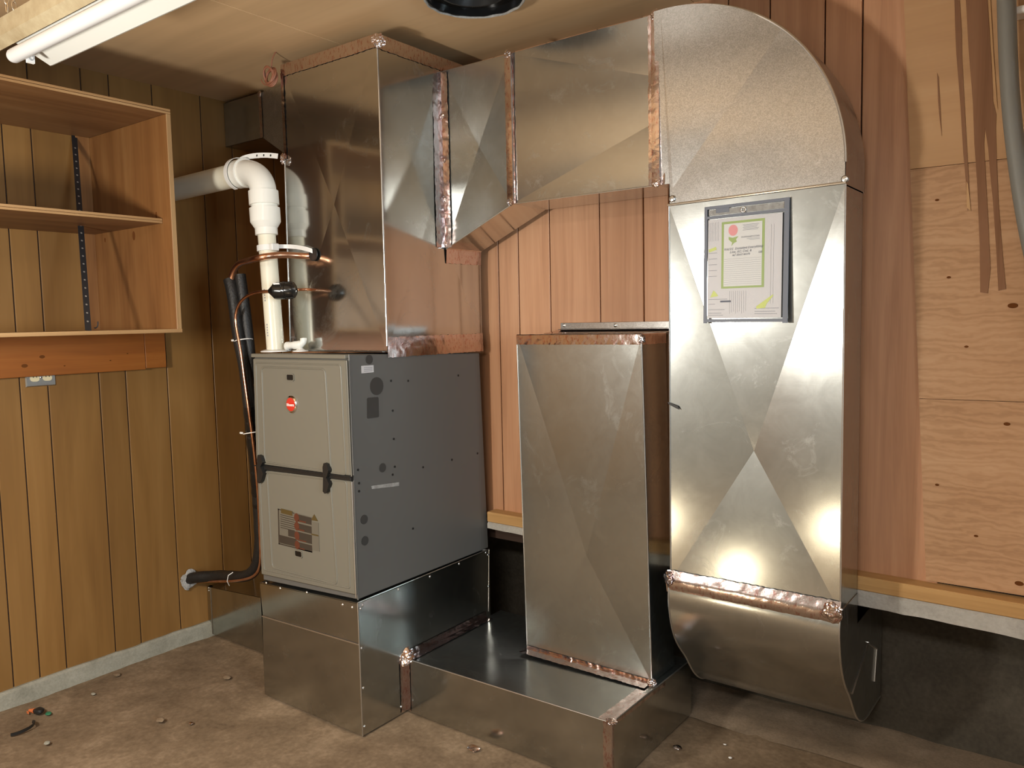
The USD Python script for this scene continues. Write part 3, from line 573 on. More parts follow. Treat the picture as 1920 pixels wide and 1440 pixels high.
part(lt, 'takeoff_bottom', quad([A(e0, LY - .004, zb0), A(e1, LY - .004, zb1), A(e1, -.06, zb1), A(e0, -.06, zb0)], (-.4, 0, -1)), M_duct)
part(lt, 'foil_tape', tape(A(e0, LY - .006, zt), A(e0, LY - .006, zb0), [(-.012, 0, 0), (.008, 0, 0)], (0, -1, 0), .0012, 15), M_foil)
crumple(lt, A(e0, LY - .01, zt - .01), .012, (0, -1, 0), 12)

# ================================================================== supply duct run
DY, DB = -.2643, -.05
df = lambda a, b: at(a, b, 'y', DY)
a1, a2, a3, a4 = df(830, 133), df(956, 101), df(957.5, 383), df(836, 467); a1[0] = a4[0] = FX1 + .001
run = Thing('supply_duct', 'long galvanized supply duct from the plenum through a round elbow down to the floor', 'duct', (2.1, -.15, .2))
ZT, ZB = 2.4211, 1.8877; HX0, HX1 = 1.6477, 2.2303
dbk = lambda p: A(p[0], DB, p[2])
a2 = A(HX0, DY, ZT); a3 = A(HX0, DY, ZB); a1 = A(FX1 + .001, DY, a1[2]); a4 = A(FX1 + .001, DY, a4[2])
tr = part(run, 'takeoff_transition', cross([a1, a2, a3, a4], (0, -1, 0), .016), M_duct)
part(tr, 'bottom_panel', quad([a4, a3, dbk(a3), dbk(a4)], (.6, 0, -1)), M_plen)
part(tr, 'top_panel', quad([a1, a2, dbk(a2), dbk(a1)], (0, 0, 1)), M_plen)
part(tr, 'lower_hem', tube([a4, a3], .0024, 8), M_edge)
g1, g2, g3, g4 = a2, A(HX1, DY, ZT), A(HX1, DY, ZB), a3
k1, k2 = A(HX1, DY + .010, df(1228, 144)[2]), A(HX1, DY + .010, df(1222, 226)[2])
st = part(run, 'straight_section', sheet([g1, g2, k1, k2, g3, g4], [[0, 1, 2], [0, 2, 3, 5], [3, 4, 5]], (0, -1, 0)), M_duct)
part(st, 'top_panel', quad([g1, g2, dbk(g2), dbk(g1)], (0, 0, 1)), M_duct)
part(st, 'bottom_panel', quad([g4, g3, dbk(g3), dbk(g4)], (0, 0, -1)), M_plen)
part(st, 'lower_hem', tube([g4, g3], .0024, 8), M_edge)
# elbow: flat cheek with a crease, curved heel
DX0, DX1 = 2.2712, 2.8062; ec = A(2.2682, DY, 1.8854); er = .538
th0 = math.acos((HX1 - ec[0]) / er); ths = np.linspace(th0, 0, 40)
arc = [ec + er * A(math.cos(t), 0, math.sin(t)) for t in ths]
zdt0, zdt1 = df(1259, 384)[2], df(1587, 342)[2]; zdt = (zdt0 + zdt1) / 2
low = [A(DX1, DY, zdt), A(DX0, DY, zdt), A(DX0, DY, ZB), A(HX1, DY, ZB)]
ik = 19
crv = [df(1262, 352), df(1295, 295), df(1330, 225), df(1365, 155), df(1390, 100)]; ca, cb_ = df(1262, 352), arc[ik]; cu = unit(cb_ - ca); crv = [ca + (cb_ - ca) * t for t in (0, .2, .4, .6, .8)]
def fold(p):                                                          # left of the crease the sheet leans forward
    d = (p - ca) @ A(-cu[2], 0, cu[0]); return p - A(0, .05 * max(0, d), 0)
va = [fold(p) for p in arc] + low[:3] + [fold(low[3])] + crv; na = len(arc); ci = list(range(na + 4, na + 9))
left = list(range(0, ik + 1)) + ci[::-1] + [na + 2, na + 3]
right = list(range(ik, na)) + [na, na + 1] + ([na + 2] if 0 else []) + ci
def earpoly(v, idx):
    p = sg.Polygon([(v[i][0], v[i][2]) for i in idx]); vt, ft = trimesh.creation.triangulate_polygon(p, engine='earcut')
    from scipy.spatial import cKDTree
    t = cKDTree([(v[i][0], v[i][2]) for i in idx]); return [[idx[t.query(vt[j])[1]] for j in f] for f in ft]
right = list(range(ik, na)) + [na, na + 1, na + 2] + ci
left = list(range(0, ik + 1)) + ci[::-1] + [na + 2, na + 3]
el = part(run, 'elbow_cheek', sheet(va, earpoly(va, left) + earpoly(va, right), (0, -1, 0)), M_span, label='flat spangled side of the round elbow')
v = np.array([p + A(0, 0, 0) for p in arc] + [A(p[0], DB, p[2]) for p in arc]); f = []
for i in range(na - 1): f += [[i, i + 1, i + 1 + na], [i, i + 1 + na, i + na]]
part(el, 'elbow_heel', cat((v, np.array(f)), (v * 1 + A(0, 0, .0012), np.array(f)[:, ::-1])), M_duct, smooth=60)
part(el, 'standing_seam', tube([p + A(0, -.001, 0) for p in arc], .0042, 8), M_edge)
v2 = v[np.r_[na:2 * na]]; bp = [p for p in v2] + [dbk(q) for q in low]
part(el, 'back_cheek', sheet(bp, earpoly(bp, list(range(na + 4))), (0, 1, 0)), M_duct)
part(el, 'heel_skirt', quad([arc[-1], dbk(arc[-1]), A(DX1, DB, zdt - .004), A(DX1, DY, zdt - .004)], (1, 0, 0)), M_duct)
part(el, 'throat', cat(quad([low[3], low[2], dbk(low[2]), dbk(low[3])], (0, 0, -1)), quad([low[2], low[1], dbk(low[1]), dbk(low[2])], (-1, 0, 0))), M_duct)
part(el, 'lower_flange', tube([A(DX0 - .003, DY - .003, zdt0), A(DX1 + .002, DY - .003, zdt1)], .004, 8), M_edge)
for a, b in ((1261, 373), (1585, 336)):
    part(el, 'corner_button', lathe(df(a, b), (0, -1, 0), [(.011, 0), (.011, .004), (.008, .007), (.0001, .008)], 14), M_span)
# drop
dbd = lambda p: A(p[0], -.068, p[2])
d1, d2 = A(DX0, DY, zdt0 - .004), A(DX1, DY, zdt1 - .004); d3, d4 = df(1573, 1148), df(1255, 1085); zdb = (d3[2] + d4[2]) / 2; d3, d4 = A(DX1, DY, zdb), A(DX0, DY, zdb)
dc = df(1407, 848); e3, e4 = A(df(1487, 1130)[0], DY, zdb), A(df(1325, 1098)[0], DY, zdb)
dr = part(run, 'drop_section', sheet([d1, d2, d3, e3, e4, d4, dc + A(0, .030, 0)], [[0, 1, 6], [1, 2, 3, 6], [3, 4, 6], [4, 5, 0, 6]], (0, -1, 0)), M_duct)
for nm, a, b, nn in (('side_panel', d2, d3, (1, 0, 0)), ('side_panel', d1, d4, (-1, 0, 0))): part(dr, nm, quad([a, dbd(a), dbd(b), b], nn), M_duct)
part(dr, 'back_panel', quad([dbd(d1), dbd(d2), dbd(d3), dbd(d4)], (0, 1, 0)), M_duct)
part(dr, 'corner_seam', tube([d2 + A(.001, -.001, 0), d3 + A(.001, -.001, 0)], .0026, 8), M_edge)
part(dr, 'corner_seam', tube([d1 + A(-.001, -.001, 0), d4 + A(-.001, -.001, 0)], .0022, 8), M_edge)
# boot: curves back under the wall
prof = [(DY, zdb), (-.276, .55), (-.270, .49), (-.243, .41), (-.198, .345), (-.145, .29), (-.095, .228), (-.012, .162), (.12, .135), (.27, .13)]
from scipy.interpolate import CubicSpline
sp = np.r_[0, np.cumsum(np.hypot(*np.diff(np.array(prof), axis=0).T))]; pr = CubicSpline(sp, np.array(prof))(np.linspace(0, sp[-1], 34))
bx0, bx1 = DX0 - .004, DX1 + .002; nb = len(pr)
v = np.array([(bx0, y, z) for y, z in pr] + [(bx1, y, z) for y, z in pr]); f = []
for i in range(nb - 1): f += [[i, i + 1, i + 1 + nb], [i, i + 1 + nb, i + nb]]
bo = part(run, 'boot', cat((v, np.array(f)), (v + A(0, .0015, .0015), np.array(f)[:, ::-1])), M_duct, smooth=60, label='curved lower boot turning back under the wall')
for xx, nn in ((bx0, (-1, 0, 0)), (bx1, (1, 0, 0))):
    q = [A(xx, y, z) for y, z in pr] + [A(xx, .27, .50), A(xx, -.068, .50), A(xx, -.068, zdb)]
    pp = sg.Polygon([(a[1], a[2]) for a in q]); vt, ft = trimesh.creation.triangulate_polygon(pp, engine='earcut')
    part(bo, 'boot_cheek', sheet([A(xx, *p) for p in vt], [list(t) for t in ft], nn), M_duct)
    part(bo, 'cheek_seam', tube([A(xx, y, z) for y, z in pr], .003, 8), M_edge)
for q0, q1 in (((.066, .392), (-.13, .299)), ((.188, .331), (.163, .225)), ((.066, .392), (.188, .331))): part(bo, 'cheek_cleat', tube([A(bx1 + .002, *q0), A(bx1 + .002, *q1)], .0034, 8), M_edge)
part(bo, 'lower_seam', tube([A(bx0, *pr[24]), A(bx1, *pr[24])], .0022, 8), M_edge)
part(run, 'foil_tape', tape(A(DX0 - .012, DY - .002, zdb + .012), A(DX1 + .004, DY - .002, zdb + .012), [(0, -.004, -.052), (0, -.010, -.03), (0, -.009, -.022), (0, -.010, -.014), (0, 0, .02)], (0, -1, 0), .0016, 21), M_foil)
crumple(run, A(DX0 - .008, DY - .006, zdb + .004), .026, (-1, -1, 0), 21); crumple(run, A(DX1 - .02, DY - .010, zdb - .002), .028, (0, -1, 0), 22)
# drive cleats and tape over the vertical joints
def joint(x, z0, z1, w0, w1, seed):
    part(run, 'drive_cleat', box((x - .012, DY - .011, z0), (x + .012, DY - .0005, z1), .003), M_edge)
    part(run, 'foil_tape', tape(A(x, DY - .001, z0), A(x, DY - .001, z1), [(-w0, 0, 0), (-.0135, 0, 0), (-.0125, -.0125, 0), (.0125, -.0125, 0), (.0135, 0, 0), (w1, 0, 0)], (0, -1, 0), .0011, seed), M_foil)
    crumple(run, A(x, DY - .012, z1 - .005), .015, (0, -1, 0), seed); crumple(run, A(x, DY - .012, z0 + .006), .014, (0, -1, 0), seed + 1)
joint(HX0, ZB, ZT, .022, .018, 31)
joint(HX1, ZB, ZT, .030, .026, 41)
part(run, 'foil_tape', tape(a1 + A(.0, -.001, -.005), a4 + A(.0, -.001, .005), [(-.0035, -.05, 0), (.0008, -.002, 0), (.0, -.004, 0), (.03, 0, 0)], (.5, -.9, 0), .0016, 51), M_foil)
part(run, 'foil_tape', tape(a4 + A(.0008, .0, .0), dbk(a4) + A(.0008, 0, 0), [(-.003, 0, -.055), (.001, 0, -.001), (.03, 0, .028)], (.9, 0, -.3), .001, 52), M_foil)
for t in (.25, .5, .72, .97): crumple(run, a1 + (a4 - a1) * t + A(.002, -.006, 0), .010, (0, -1, 0), int(60 + t * 10))
part(run, 'loose_tab', place(ext([(0, 0), (.035, -.012), (.042, -.024), (.03, -.02), (.004, -.008)], .0015), df(1253, 753) + A(0, -.004, 0), (1, 0, 0), (0, 0, 1)), M_black)

# ================================================================== document pouch on the drop
pc = [df(1323, 389), df(1482, 370), df(1478, 603), df(1321, 604)]
PYo = DY - .004
def pq(u, v, o=0.0):
    b = pc[0] * (1 - u) * (1 - v) + pc[1] * u * (1 - v) + pc[2] * u * v + pc[3] * (1 - u) * v
    return A(b[0], PYo - o, b[2])
pou = Thing('document_pouch', 'clear hanging document pouch with dark edging stuck on the drop of the supply duct', 'document pouch', pq(.5, 1))
def pr_(par, name, uv, t, m, o, label=None):
    p = [pq(*c)[[0, 2]] for c in uv]; return part(par, name, place(ext(p, t), (0, PYo - o, 0), (1, 0, 0), (0, 0, 1)), m, label=label)
R4 = lambda u0, v0, u1, v1: [(u0, v0), (u1, v0), (u1, v1), (u0, v1)]
pr_(pou, 'back_film', R4(.01, .01, .99, .99), .0006, M_film, .0)
pr_(pou, 'edging', R4(0, 0, .035, 1.01), .0045, M_trim, 0); pr_(pou, 'edging', R4(.945, 0, 1.0, 1.01), .0045, M_trim, 0)
pr_(pou, 'edging', R4(.035, 0, .945, .025), .0045, M_trim, 0); pr_(pou, 'edging', R4(.035, .975, .945, 1.0), .0045, M_trim, 0); pr_(pou, 'edging', R4(.035, .085, .945, .108), .0045, M_trim, 0)
sh = pr_(pou, 'paper_stack', R4(.045, .115, .925, .965), .0012, M_paper, .001)
pr_(pou, 'header_flap', R4(.05, .03, .94, .08), .0008, M_putty, .0008); pr_(pou, 'dark_tab', R4(.14, .025, .30, .062), .001, M_trim, .002)
gm = trimesh.creation.torus(.0072, .0022); part(pou, 'grommet', place(gm, pq(.475, .058, .0035), (1, 0, 0), (0, 0, 1)), M_steel)
card = pr_(pou, 'service_card', R4(.215, .145, .725, .712), .0006, M_green, .0024, label='service card with a green border')
pr_(card, 'card_face', R4(.243, .165, .697, .695), .0004, M_card, .0031)
def cp(name, uv, m, o=.0036): return pr_(card, name, uv, .0003, m, o)
lg = pq(.355, .222, .0037); part(card, 'logo', place(ext(circ(0, 0, .0145, 24, .0165), .0003), lg, (1, 0, 0), (0, 0, 1)), M_pink)
cp('logo', [(.30, .275), (.35, .285), (.42, .275), (.39, .30), (.40, .32), (.365, .33), (.335, .355), (.345, .325), (.305, .30)], M_green)
for i, v in enumerate((.182, .193, .204, .215, .226)): cp('print', R4(.47 + .01 * (i % 2), v, .66 - .012 * (i % 3), v + .004), M_inkg)
for i, v in enumerate((.300, .309)): cp('print', R4(.52 + .03 * i, v, .67, v + .003), M_inkg)
def ptext(par, s, u, v, h, m, o=.0037, bold=False, tilt=0.0, italic=0.0):
    t = meshkit.text_mesh(s, h, .0003, bold=bold); tv, tf = V(t); tv[:, 0] += tv[:, 1] * italic
    xd = A(math.cos(tilt), 0, math.sin(tilt)); part(par, 'lettering', place((tv, tf), pq(u, v, o), xd, (0, 0, 1)), m)
ptext(card, 'SYSTEMS', .565, .290, .0042, M_inkg, bold=True); ptext(card, 'GUARDIAN', .45, .291, .0042, M_inkg, bold=True)
ptext(card, '9/6/21  Installed Everything', .245, .389, .0066, M_ink, tilt=.03, italic=.25)
ptext(card, 'Line, AC, Coil, &', .315, .415, .0066, M_ink, tilt=.03, italic=.25)
ptext(card, 'w/ duct work', .345, .440, .0066, M_ink, tilt=.03, italic=.25)
ptext(card, 'GR', .655, .428, .0062, M_ink, italic=.25)
for k in range(13): cp('rule', R4(.25, .462 + k * .0178, .69, .4637 + k * .0178), M_inkg)
def sp_(uv, m, o=.0024, nm='print'): pr_(sh, nm, uv, .0003, m, o)
for k in range(7): sp_(R4(.055 + k * .02, .14, .057 + k * .02, .30), M_inkg)
for k in range(9): sp_(R4(.32 + k * .024, .735, .3225 + k * .024, .93 - .01 * (k % 3)), M_inkg)
for k in range(5): sp_(R4(.055, .40 + .05 * k, .16, .405 + .05 * k), M_inkg)
for u0, u1, v in ((.06, .29, .80), (.06, .14, .842), (.06, .26, .89), (.06, .22, .92), (.06, .24, .938), (.62, .9, .885), (.62, .86, .91), (.62, .88, .93)): sp_(R4(u0, v, u1, v + .005), M_inkg)
sp_(R4(.205, .815, .335, .83), M_ink)
for q in ([(.055, .37), (.145, .35), (.155, .375), (.06, .395)], [(.12, .725), (.15, .745), (.18, .775), (.08, .785)], [(.64, .87), (.83, .775), (.835, .785), (.76, .85), (.74, .885), (.64, .89)]): sp_(q, M_hilite, .0027, 'highlighter_mark')
for k in range(2): sp_(R4(.80 + .03 * k, .2, .802 + .03 * k, .85), M_inkg)
pr_(pou, 'front_film', R4(.035, .108, .945, .975), .0004, M_film, .0042)

# ================================================================== vent pipe
QY = -.67
pv = lambda a, b: at(a, b, 'y', QY)
vb = A(pv(517, 655)[0], QY, zbot + .001); vt = pv(502, 440); vx = vt[0] * .5 + vb[0] * .5
vent = Thing('vent_pipe', 'white plastic vent pipe rising from the furnace top and turning into the left wall', 'pipe', vb)
ax_ = unit(pv(497, 400) - pv(517, 655)); axb = pv(517, 655); P0 = A(axb[0], QY, zbot + .001); q = lambda py: P0 + ax_ * ((pv(510, py)[2] - P0[2]) / ax_[2])
part(vent, 'riser', tube([q(657), q(424)], .0345, 28), M_pvc)
part(vent, 'base_gasket', lathe(P0, (0, 0, 1), [(.0001, 0), (.058, 0), (.058, .004), (.045, .008), (.036, .009)], 28), M_white)
top = q(368)
redu = [(.0355, 0), (.043, .002), (.043, .028), (.045, .030), (.0585, .052), (.0585, .106), (.050, .107), (.050, .118), (.0575, .119), (.0575, .172), (.0485, .173)]
part(vent, 'reducer', lathe(q(440), ax_, redu, 32), M_pvcf)
eb = q(440) + ax_ * .170; R = .118; hz = pv(400, 337); cc = eb + A(-R, 0, 0)
ht = hz[2]
pth = []
for t in np.linspace(0, math.pi / 2, 18): pth.append(A(cc[0] + R * math.cos(t), QY, eb[2] + (ht - eb[2]) * math.sin(t)))
part(vent, 'elbow', tube(np.array(pth), .0505, 32), M_pvcf)
e_end = pth[-1]
part(vent, 'elbow_hub', lathe(e_end + A(.012, 0, 0), (-1, 0, 0), [(.050, 0), (.0585, .001), (.0585, .010), (.0565, .012), (.0565, .058), (.045, .059)], 32), M_pvcf)
part(vent, 'crosspipe', tube([e_end + A(0, 0, 0), A(.001, QY, ht - .01)], .0475, 32), M_pvc)
for k, zz in ((0, 545), (1, 610)):
    for j in range(5): part(vent, 'print', place(ext(sg.box(-.003, 0, .003, .006), .0004), q(zz + j * 5) + A(0.004, -.0347, 0), (1, 0, 0), (0, 0, 1)), M_inkg)
# hanger strap, perforated
hs = Thing('hanger_strap', 'white perforated hanger strap looped over the vent pipe elbow and fixed at the plenum corner', 'strap', e_end)
cx = e_end[0] - .035; lp = []
for t in np.linspace(math.radians(250), math.radians(70), 26): lp.append(A(cx, QY + .0625 * math.cos(t + math.pi / 2) * 1, ht + .0625 * math.sin(t)))
ring = [A(cx, QY - .0635 * math.sin(t), ht + .0635 * math.cos(t)) for t in np.linspace(math.radians(165), math.radians(-8), 30)]
endp = at(521, 293, 'y', PY - .012); mid = at(470, 297, 'y', QY + .01)
pathc = np.array(ring + list(spline([ring[-1], ring[-1] * .6 + endp * .4 + A(0, 0, .008), endp], 12))[1:])
def ribbon(c, side, w, t):
    c = np.asarray(c); T = np.gradient(c, axis=0); T /= np.linalg.norm(T, axis=1, keepdims=True); vs = []
    for i in range(len(c)):
        s = side[i] if np.ndim(side) == 2 else side; s = unit(np.asarray(s) - T[i] * (np.asarray(s) @ T[i])); nn = np.cross(T[i], s)
        vs += [c[i] - s * w / 2 - nn * t / 2, c[i] + s * w / 2 - nn * t / 2, c[i] + s * w / 2 + nn * t / 2, c[i] - s * w / 2 + nn * t / 2]
    f = []
    for i in range(len(c) - 1):
        for k in range(4):
            a, b = i * 4 + k, i * 4 + (k + 1) % 4; f += [[a, b, b + 4], [a, b + 4, a + 4]]
    e = (len(c) - 1) * 4; f += [[0, 2, 1], [0, 3, 2], [e, e + 1, e + 2], [e, e + 2, e + 3]]; return np.array(vs), np.array(f)
side = np.array([A(1, 0, 0)] * 28 + [unit(A(1 - k, 0, k * 1.2 + .01)) for k in np.linspace(0, 1, len(pathc) - 28)])
part(hs, 'band', ribbon(pathc, side, .02, .002), M_white)
for k in (4, 6, 8): part(hs, 'hole', lathe(pathc[30 + k] + A(0, -.0012, 0), (0, -1, 0), [(.0045, 0), (.0045, .0009), (.0001, .0009)], 10), M_hole)
# tie from the pipe to the plenum hole
hc = pf(588, 477)
tie = Thing('tie_band', 'white band clamped round the vent pipe, its strip reaching the plenum hole', 'strap', q(465))
part(tie, 'collar', lathe(q(470), ax_, [(.035, 0), (.0415, 0), (.0415, .022), (.035, .022)], 28), M_white)
cl = q(465); part(tie, 'buckle', cat(box(cl + A(-.052, -.014, -.01), cl + A(-.036, .014, .012), .003), box(cl + A(.034, -.022, -.011), cl + A(.058, .012, .016), .003)), M_white)
part(tie, 'strip', ribbon(spline([cl + A(.05, -.01, .004), pf(545, 463) + A(0, -.03, 0), pf(575, 466) + A(0, -.014, 0), pf(590, 473) + A(0, .004, 0)], 18), A(0, 0, 1), .016, .002), M_white)
# small white trap fitting on the furnace top
pg = A(pf(574, 650)[0], PY - .05, zbot)
plug = Thing('drain_fitting', 'small white plastic drain elbow lying on the furnace top beside the plenum', 'pipe fitting', pg)
part(plug, 'body', tube(spline([pg + A(-.03, -.01, .022), pg + A(0, -.004, .026), pg + A(.028, .01, .034), pg + A(.03, .014, .052)], 16), [.014] * 5 + [.016] * 6 + [.013] * 5, 18), M_pvcf)
part(plug, 'cap', lathe(pg + A(-.03, -.01, .022), (-1, -.2, 0), [(.014, -.004), (.018, -.002), (.018, .009), (.013, .012), (.0001, .012)], 18), M_pvcf)
part(plug, 'flange', lathe(pg + A(.02, .006, .001), (0, 0, 1), [(.0001, 0), (.03, 0), (.03, .004), (.018, .006), (.0001, .02)], 18), M_white)

# ================================================================== refrigerant lines
LP = -.72
lp_ = lambda a, b, y=LP: at(a, b, 'y', y)
suc = Thing('suction_line', 'large copper suction tube entering the plenum, black foam sleeve running down beside the furnace', 'refrigerant line', lp_(470, 800))
sp1 = spline([hc + A(.01, .02, 0), pf(570, 480) + A(0, -.02, 0), lp_(525, 478, -.69), lp_(497, 481, -.745), lp_(465, 489, -.735), lp_(441, 503), lp_(434, 522), lp_(437, 552), lp_(441, 580)], 50)
part(suc, 'copper_tube', tube(sp1, .0125, 16), M_copper)
part(suc, 'grommet_hole', lathe(hc + A(0, -.0015, 0), (0, -1, 0), [(.0001, -.002), (.024, -.002), (.026, 0), (.024, .003), (.0001, .0022)], 24), M_black)
ins = [lp_(430, 524), lp_(441, 580), lp_(448, 630), lp_(459, 690), lp_(468, 760), lp_(475, 830, -.70), lp_(482, 900, -.66), lp_(487, 980, -.63), lp_(486, 1040, -.62), lp_(474, 1072, -.62), lp_(440, 1081, -.62), lp_(405, 1080, -.60), at(360, 1084, 'x', .03), at(352, 1086, 'x', 0)]
isp = spline(ins, 90); tt = np.linspace(0, 1, 90)
part(suc, 'foam_sleeve', tube(isp, .024 + .0025 * meshkit.noise(np.c_[tt * 40, tt * 0, tt * 0], 3), 16), M_foam)
part(suc, 'foam_sleeve', tube(spline([lp_(450, 515, -.69), lp_(459, 580, -.69), lp_(466, 640, -.69), lp_(472, 720, -.69)], 24), .023, 16), M_foam)
wr_ = []
for k in range(24):
    c = isp[26 + k]; wr_.append(c)
part(suc, 'tape_wrap', tube(np.array(wr_), .0262 + .002 * rng.uniform(-1, 1, 24), 14), M_gloss)
wall_in = at(354, 1087, 'x', .004)
crumple(suc, wall_in + A(.006, 0, 0), .042, (1, 0, 0), 77, M_putty)
liq = Thing('liquid_line', 'thin copper liquid tube with a black filter drier, strapped down the foam sleeve', 'refrigerant line', lp_(470, 800))
lq = spline([pf(595, 543) + A(0, .01, 0), pf(575, 543) + A(0, -.018, 0), lp_(548, 544, -.70), lp_(508, 546, -.755), lp_(478, 549, -.755), lp_(452, 565, -.755), lp_(442, 590, -.752), lp_(448, 640, -.752), lp_(457, 700, -.75), lp_(468, 780, -.745), lp_(477, 850, -.72), lp_(484, 930, -.69), lp_(488, 1020, -.66), lp_(484, 1070, -.655), lp_(455, 1087, -.655), lp_(420, 1090, -.64), at(372, 1092, 'x', .02)], 100)
part(liq, 'copper_tube', tube(lq, .0058, 12), M_copper)
fd0, fd1 = lp_(505, 546, -.755), lp_(552, 544, -.70)
part(liq, 'filter_drier', lathe(fd0, fd1 - fd0, [(.006, -.004), (.010, .0), (.022, .012), (.031, .02), (.033, .03), (.033, .052), (.0345, .054), (.0345, .064), (.033, .066), (.033, .085), (.030, .095), (.020, .102), (.007, .106)], 28), M_gloss)
part(liq, 'drier_label', place(ext(sg.box(-.012, -.006, .012, .006), .0006), (fd0 + fd1) / 2 + A(0.004, -.026, .024), unit(fd1 - fd0), (0, -.55, .83)), M_white)
for i0, lb_ in ((452, 638), (468, 812)):
    c = lp_(i0, lb_, -.73); z = []
    part(liq, 'cable_tie', tube([c + A(.034 * math.cos(t), .034 * math.sin(t) + .012, .006 * math.cos(t)) for t in np.linspace(0, 2 * math.pi, 26)], .0022, 8, cap=False), M_white)
    part(liq, 'cable_tie', box(c + A(-.042, -.018, -.004), c + A(-.026, -.010, .004), .0015), M_white)
part(liq, 'cable_tie', tube([lp_(437, 1073, -.665), lp_(428, 1079, -.68), lp_(426, 1090, -.68), lp_(430, 1098, -.66)], .002, 8), M_white)
# thermostat wire bundle
wc = at(507, 143, 'y', -.62)
wire = Thing('wire_coil', 'small tangled coil of brown wire above the left branch duct at the ceiling', 'wire', wc)
for k in range(9):
    r = .024 + .006 * random.random(); n1 = unit(A(random.uniform(-.3, .3), -1, random.uniform(-.5, .5))); u = unit(np.cross(n1, A(0, 0, 1))); w = np.cross(n1, u)
    o = wc + A(*[random.uniform(-.006, .006) for _ in range(3)])
    part(wire, 'loop', tube([o + r * (math.cos(t) * u + 1.15 * math.sin(t) * w) for t in np.linspace(0, 6.0 + .2 * k, 34)], .0036, 8), M_wire)
part(wire, 'loose_end', tube(spline([wc + A(0, 0, -.03), wc + A(-.03, -.004, -.028), wc + A(-.052, -.006, -.004)], 12), .0024, 8), M_wire)
part(wire, 'loose_end', tube(spline([wc + A(0.01, 0, .03), wc + A(.012, 0, .05), wc + A(.02, 0.02, H - wc[2] + .005)], 12), .0024, 8), M_wire)

# ================================================================== shelf cabinet on the left wall
CX, CY1, CY0, CZ0, CZ1 = .60, -.965, -2.2, 1.446, 2.268; T = .018
cabi = Thing('shelf_cabinet', 'open plywood wall cabinet with one middle shelf, hung on the left wall', 'shelf', (.0, -1.5, CZ0))
def ply(par, name, lo, hi, m, axis):
    p = part(par, name, box(lo, hi, .0012), m); return p
tp = ply(cabi, 'top_panel', (.001, CY0, CZ1 - T), (CX - .003, CY1, CZ1), M_cabh, 'y')
part(tp, 'front_edge', cat(box((CX - .003, CY0, CZ1 - T), (CX, CY1, CZ1 - T * .55), .0008), box((CX - .003, CY0, CZ1 - T * .45), (CX, CY1, CZ1), .0008)), M_cabe)
sp2 = ply(cabi, 'side_panel', (.001, CY1 - T, CZ0), (CX - .003, CY1, CZ1 - T - .0005), M_cab, 'z')
part(sp2, 'front_edge', box((CX - .003, CY1 - T, CZ0), (CX, CY1, CZ1 - T - .0005), .0012), M_cabev)
bt = ply(cabi, 'bottom_panel', (.001, CY0, CZ0 - .002), (CX - .003, CY1 - T, CZ0 + .012), M_cabh, 'y')
part(bt, 'front_edge', box((CX - .003, CY0, CZ0 - .002), (CX + .002, CY1 + .001, CZ0 + .012), .0012), M_cabe)
sz_ = at(313, 415, 'y', CY1 - T)[2]
shf = ply(cabi, 'shelf', (.001, CY0, sz_ - .005), (.535, CY1 - T - .001, sz_ + .013), M_cabh, 'y')
part(shf, 'front_edge', cat(box((.535, CY0, sz_ - .005), (.538, CY1 - T - .001, sz_ + .003), .0008), box((.535, CY0, sz_ + .0042), (.538, CY1 - T - .001, sz_ + .013), .0008)), M_cabe)
sp_far = ply(cabi, 'side_panel', (.001, CY0 - T, CZ0), (CX, CY0, CZ1), M_cab, 'z')
part(cabi, 'back_cleat', box((.001, CY1 - T - .055, CZ0 + .012), (.014, CY1 - T, CZ1 - T), .001), M_cab)
# knots on the side panel
for a, b, r in ((293, 403, .008), (251, 442, .012), (197, 450, .006)):
    c = at(a, b, 'y', CY1 - T); part(sp2, 'knot', place(ext(circ(0, 0, r * .8, 14, r * 1.5), .0006), c + A(0, .0001, 0), (1, 0, 0), (0, 0, 1)), M_knot)
# perforated steel strap inside
s_t = at(139, 252, 'x', .004); s_b = at(166, 612, 'z', CZ0 + .013); s_b = at(166, 613, 'y', s_t[1] - .32) if 0 else s_b
s_b = A(min(max(s_b[0], .3), .52), at(165, 612, 'x', min(max(s_b[0], .3), .52))[1], CZ0 + .013)
sw = unit(np.cross(s_b - s_t, A(1, 0, .2)))
strp = Thing('steel_strap', 'dark perforated steel strap slanting from back to front through the open cabinet', 'strap', s_b)
part(strp, 'band', ribbon(np.array([s_t + (s_b - s_t) * t for t in np.linspace(0, 1, 12)]), A(0, 1, 0), .021, .0016), M_strap)
nn_ = unit(np.cross(A(0, 1, 0), s_b - s_t)); nn_ = nn_ if nn_[0] > 0 else -nn_
for t in np.linspace(.08, .96, 24): part(strp, 'hole', lathe(s_t + (s_b - s_t) * t + nn_ * .0009, nn_, [(.0036, 0), (.0036, .0006), (.0001, .0006)], 8), M_straph)
hk = at(183, 610, 'x', .45); 
solo('bent_nail', tube(spline([at(177, 615, 'x', .46), at(182, 613, 'x', .46), at(183.5, 608, 'x', .46), at(183.5, 603, 'x', .46)], 12), .0022, 8), M_strap, 'small bent dark nail standing on the bottom board of the wall cabinet', 'nail')
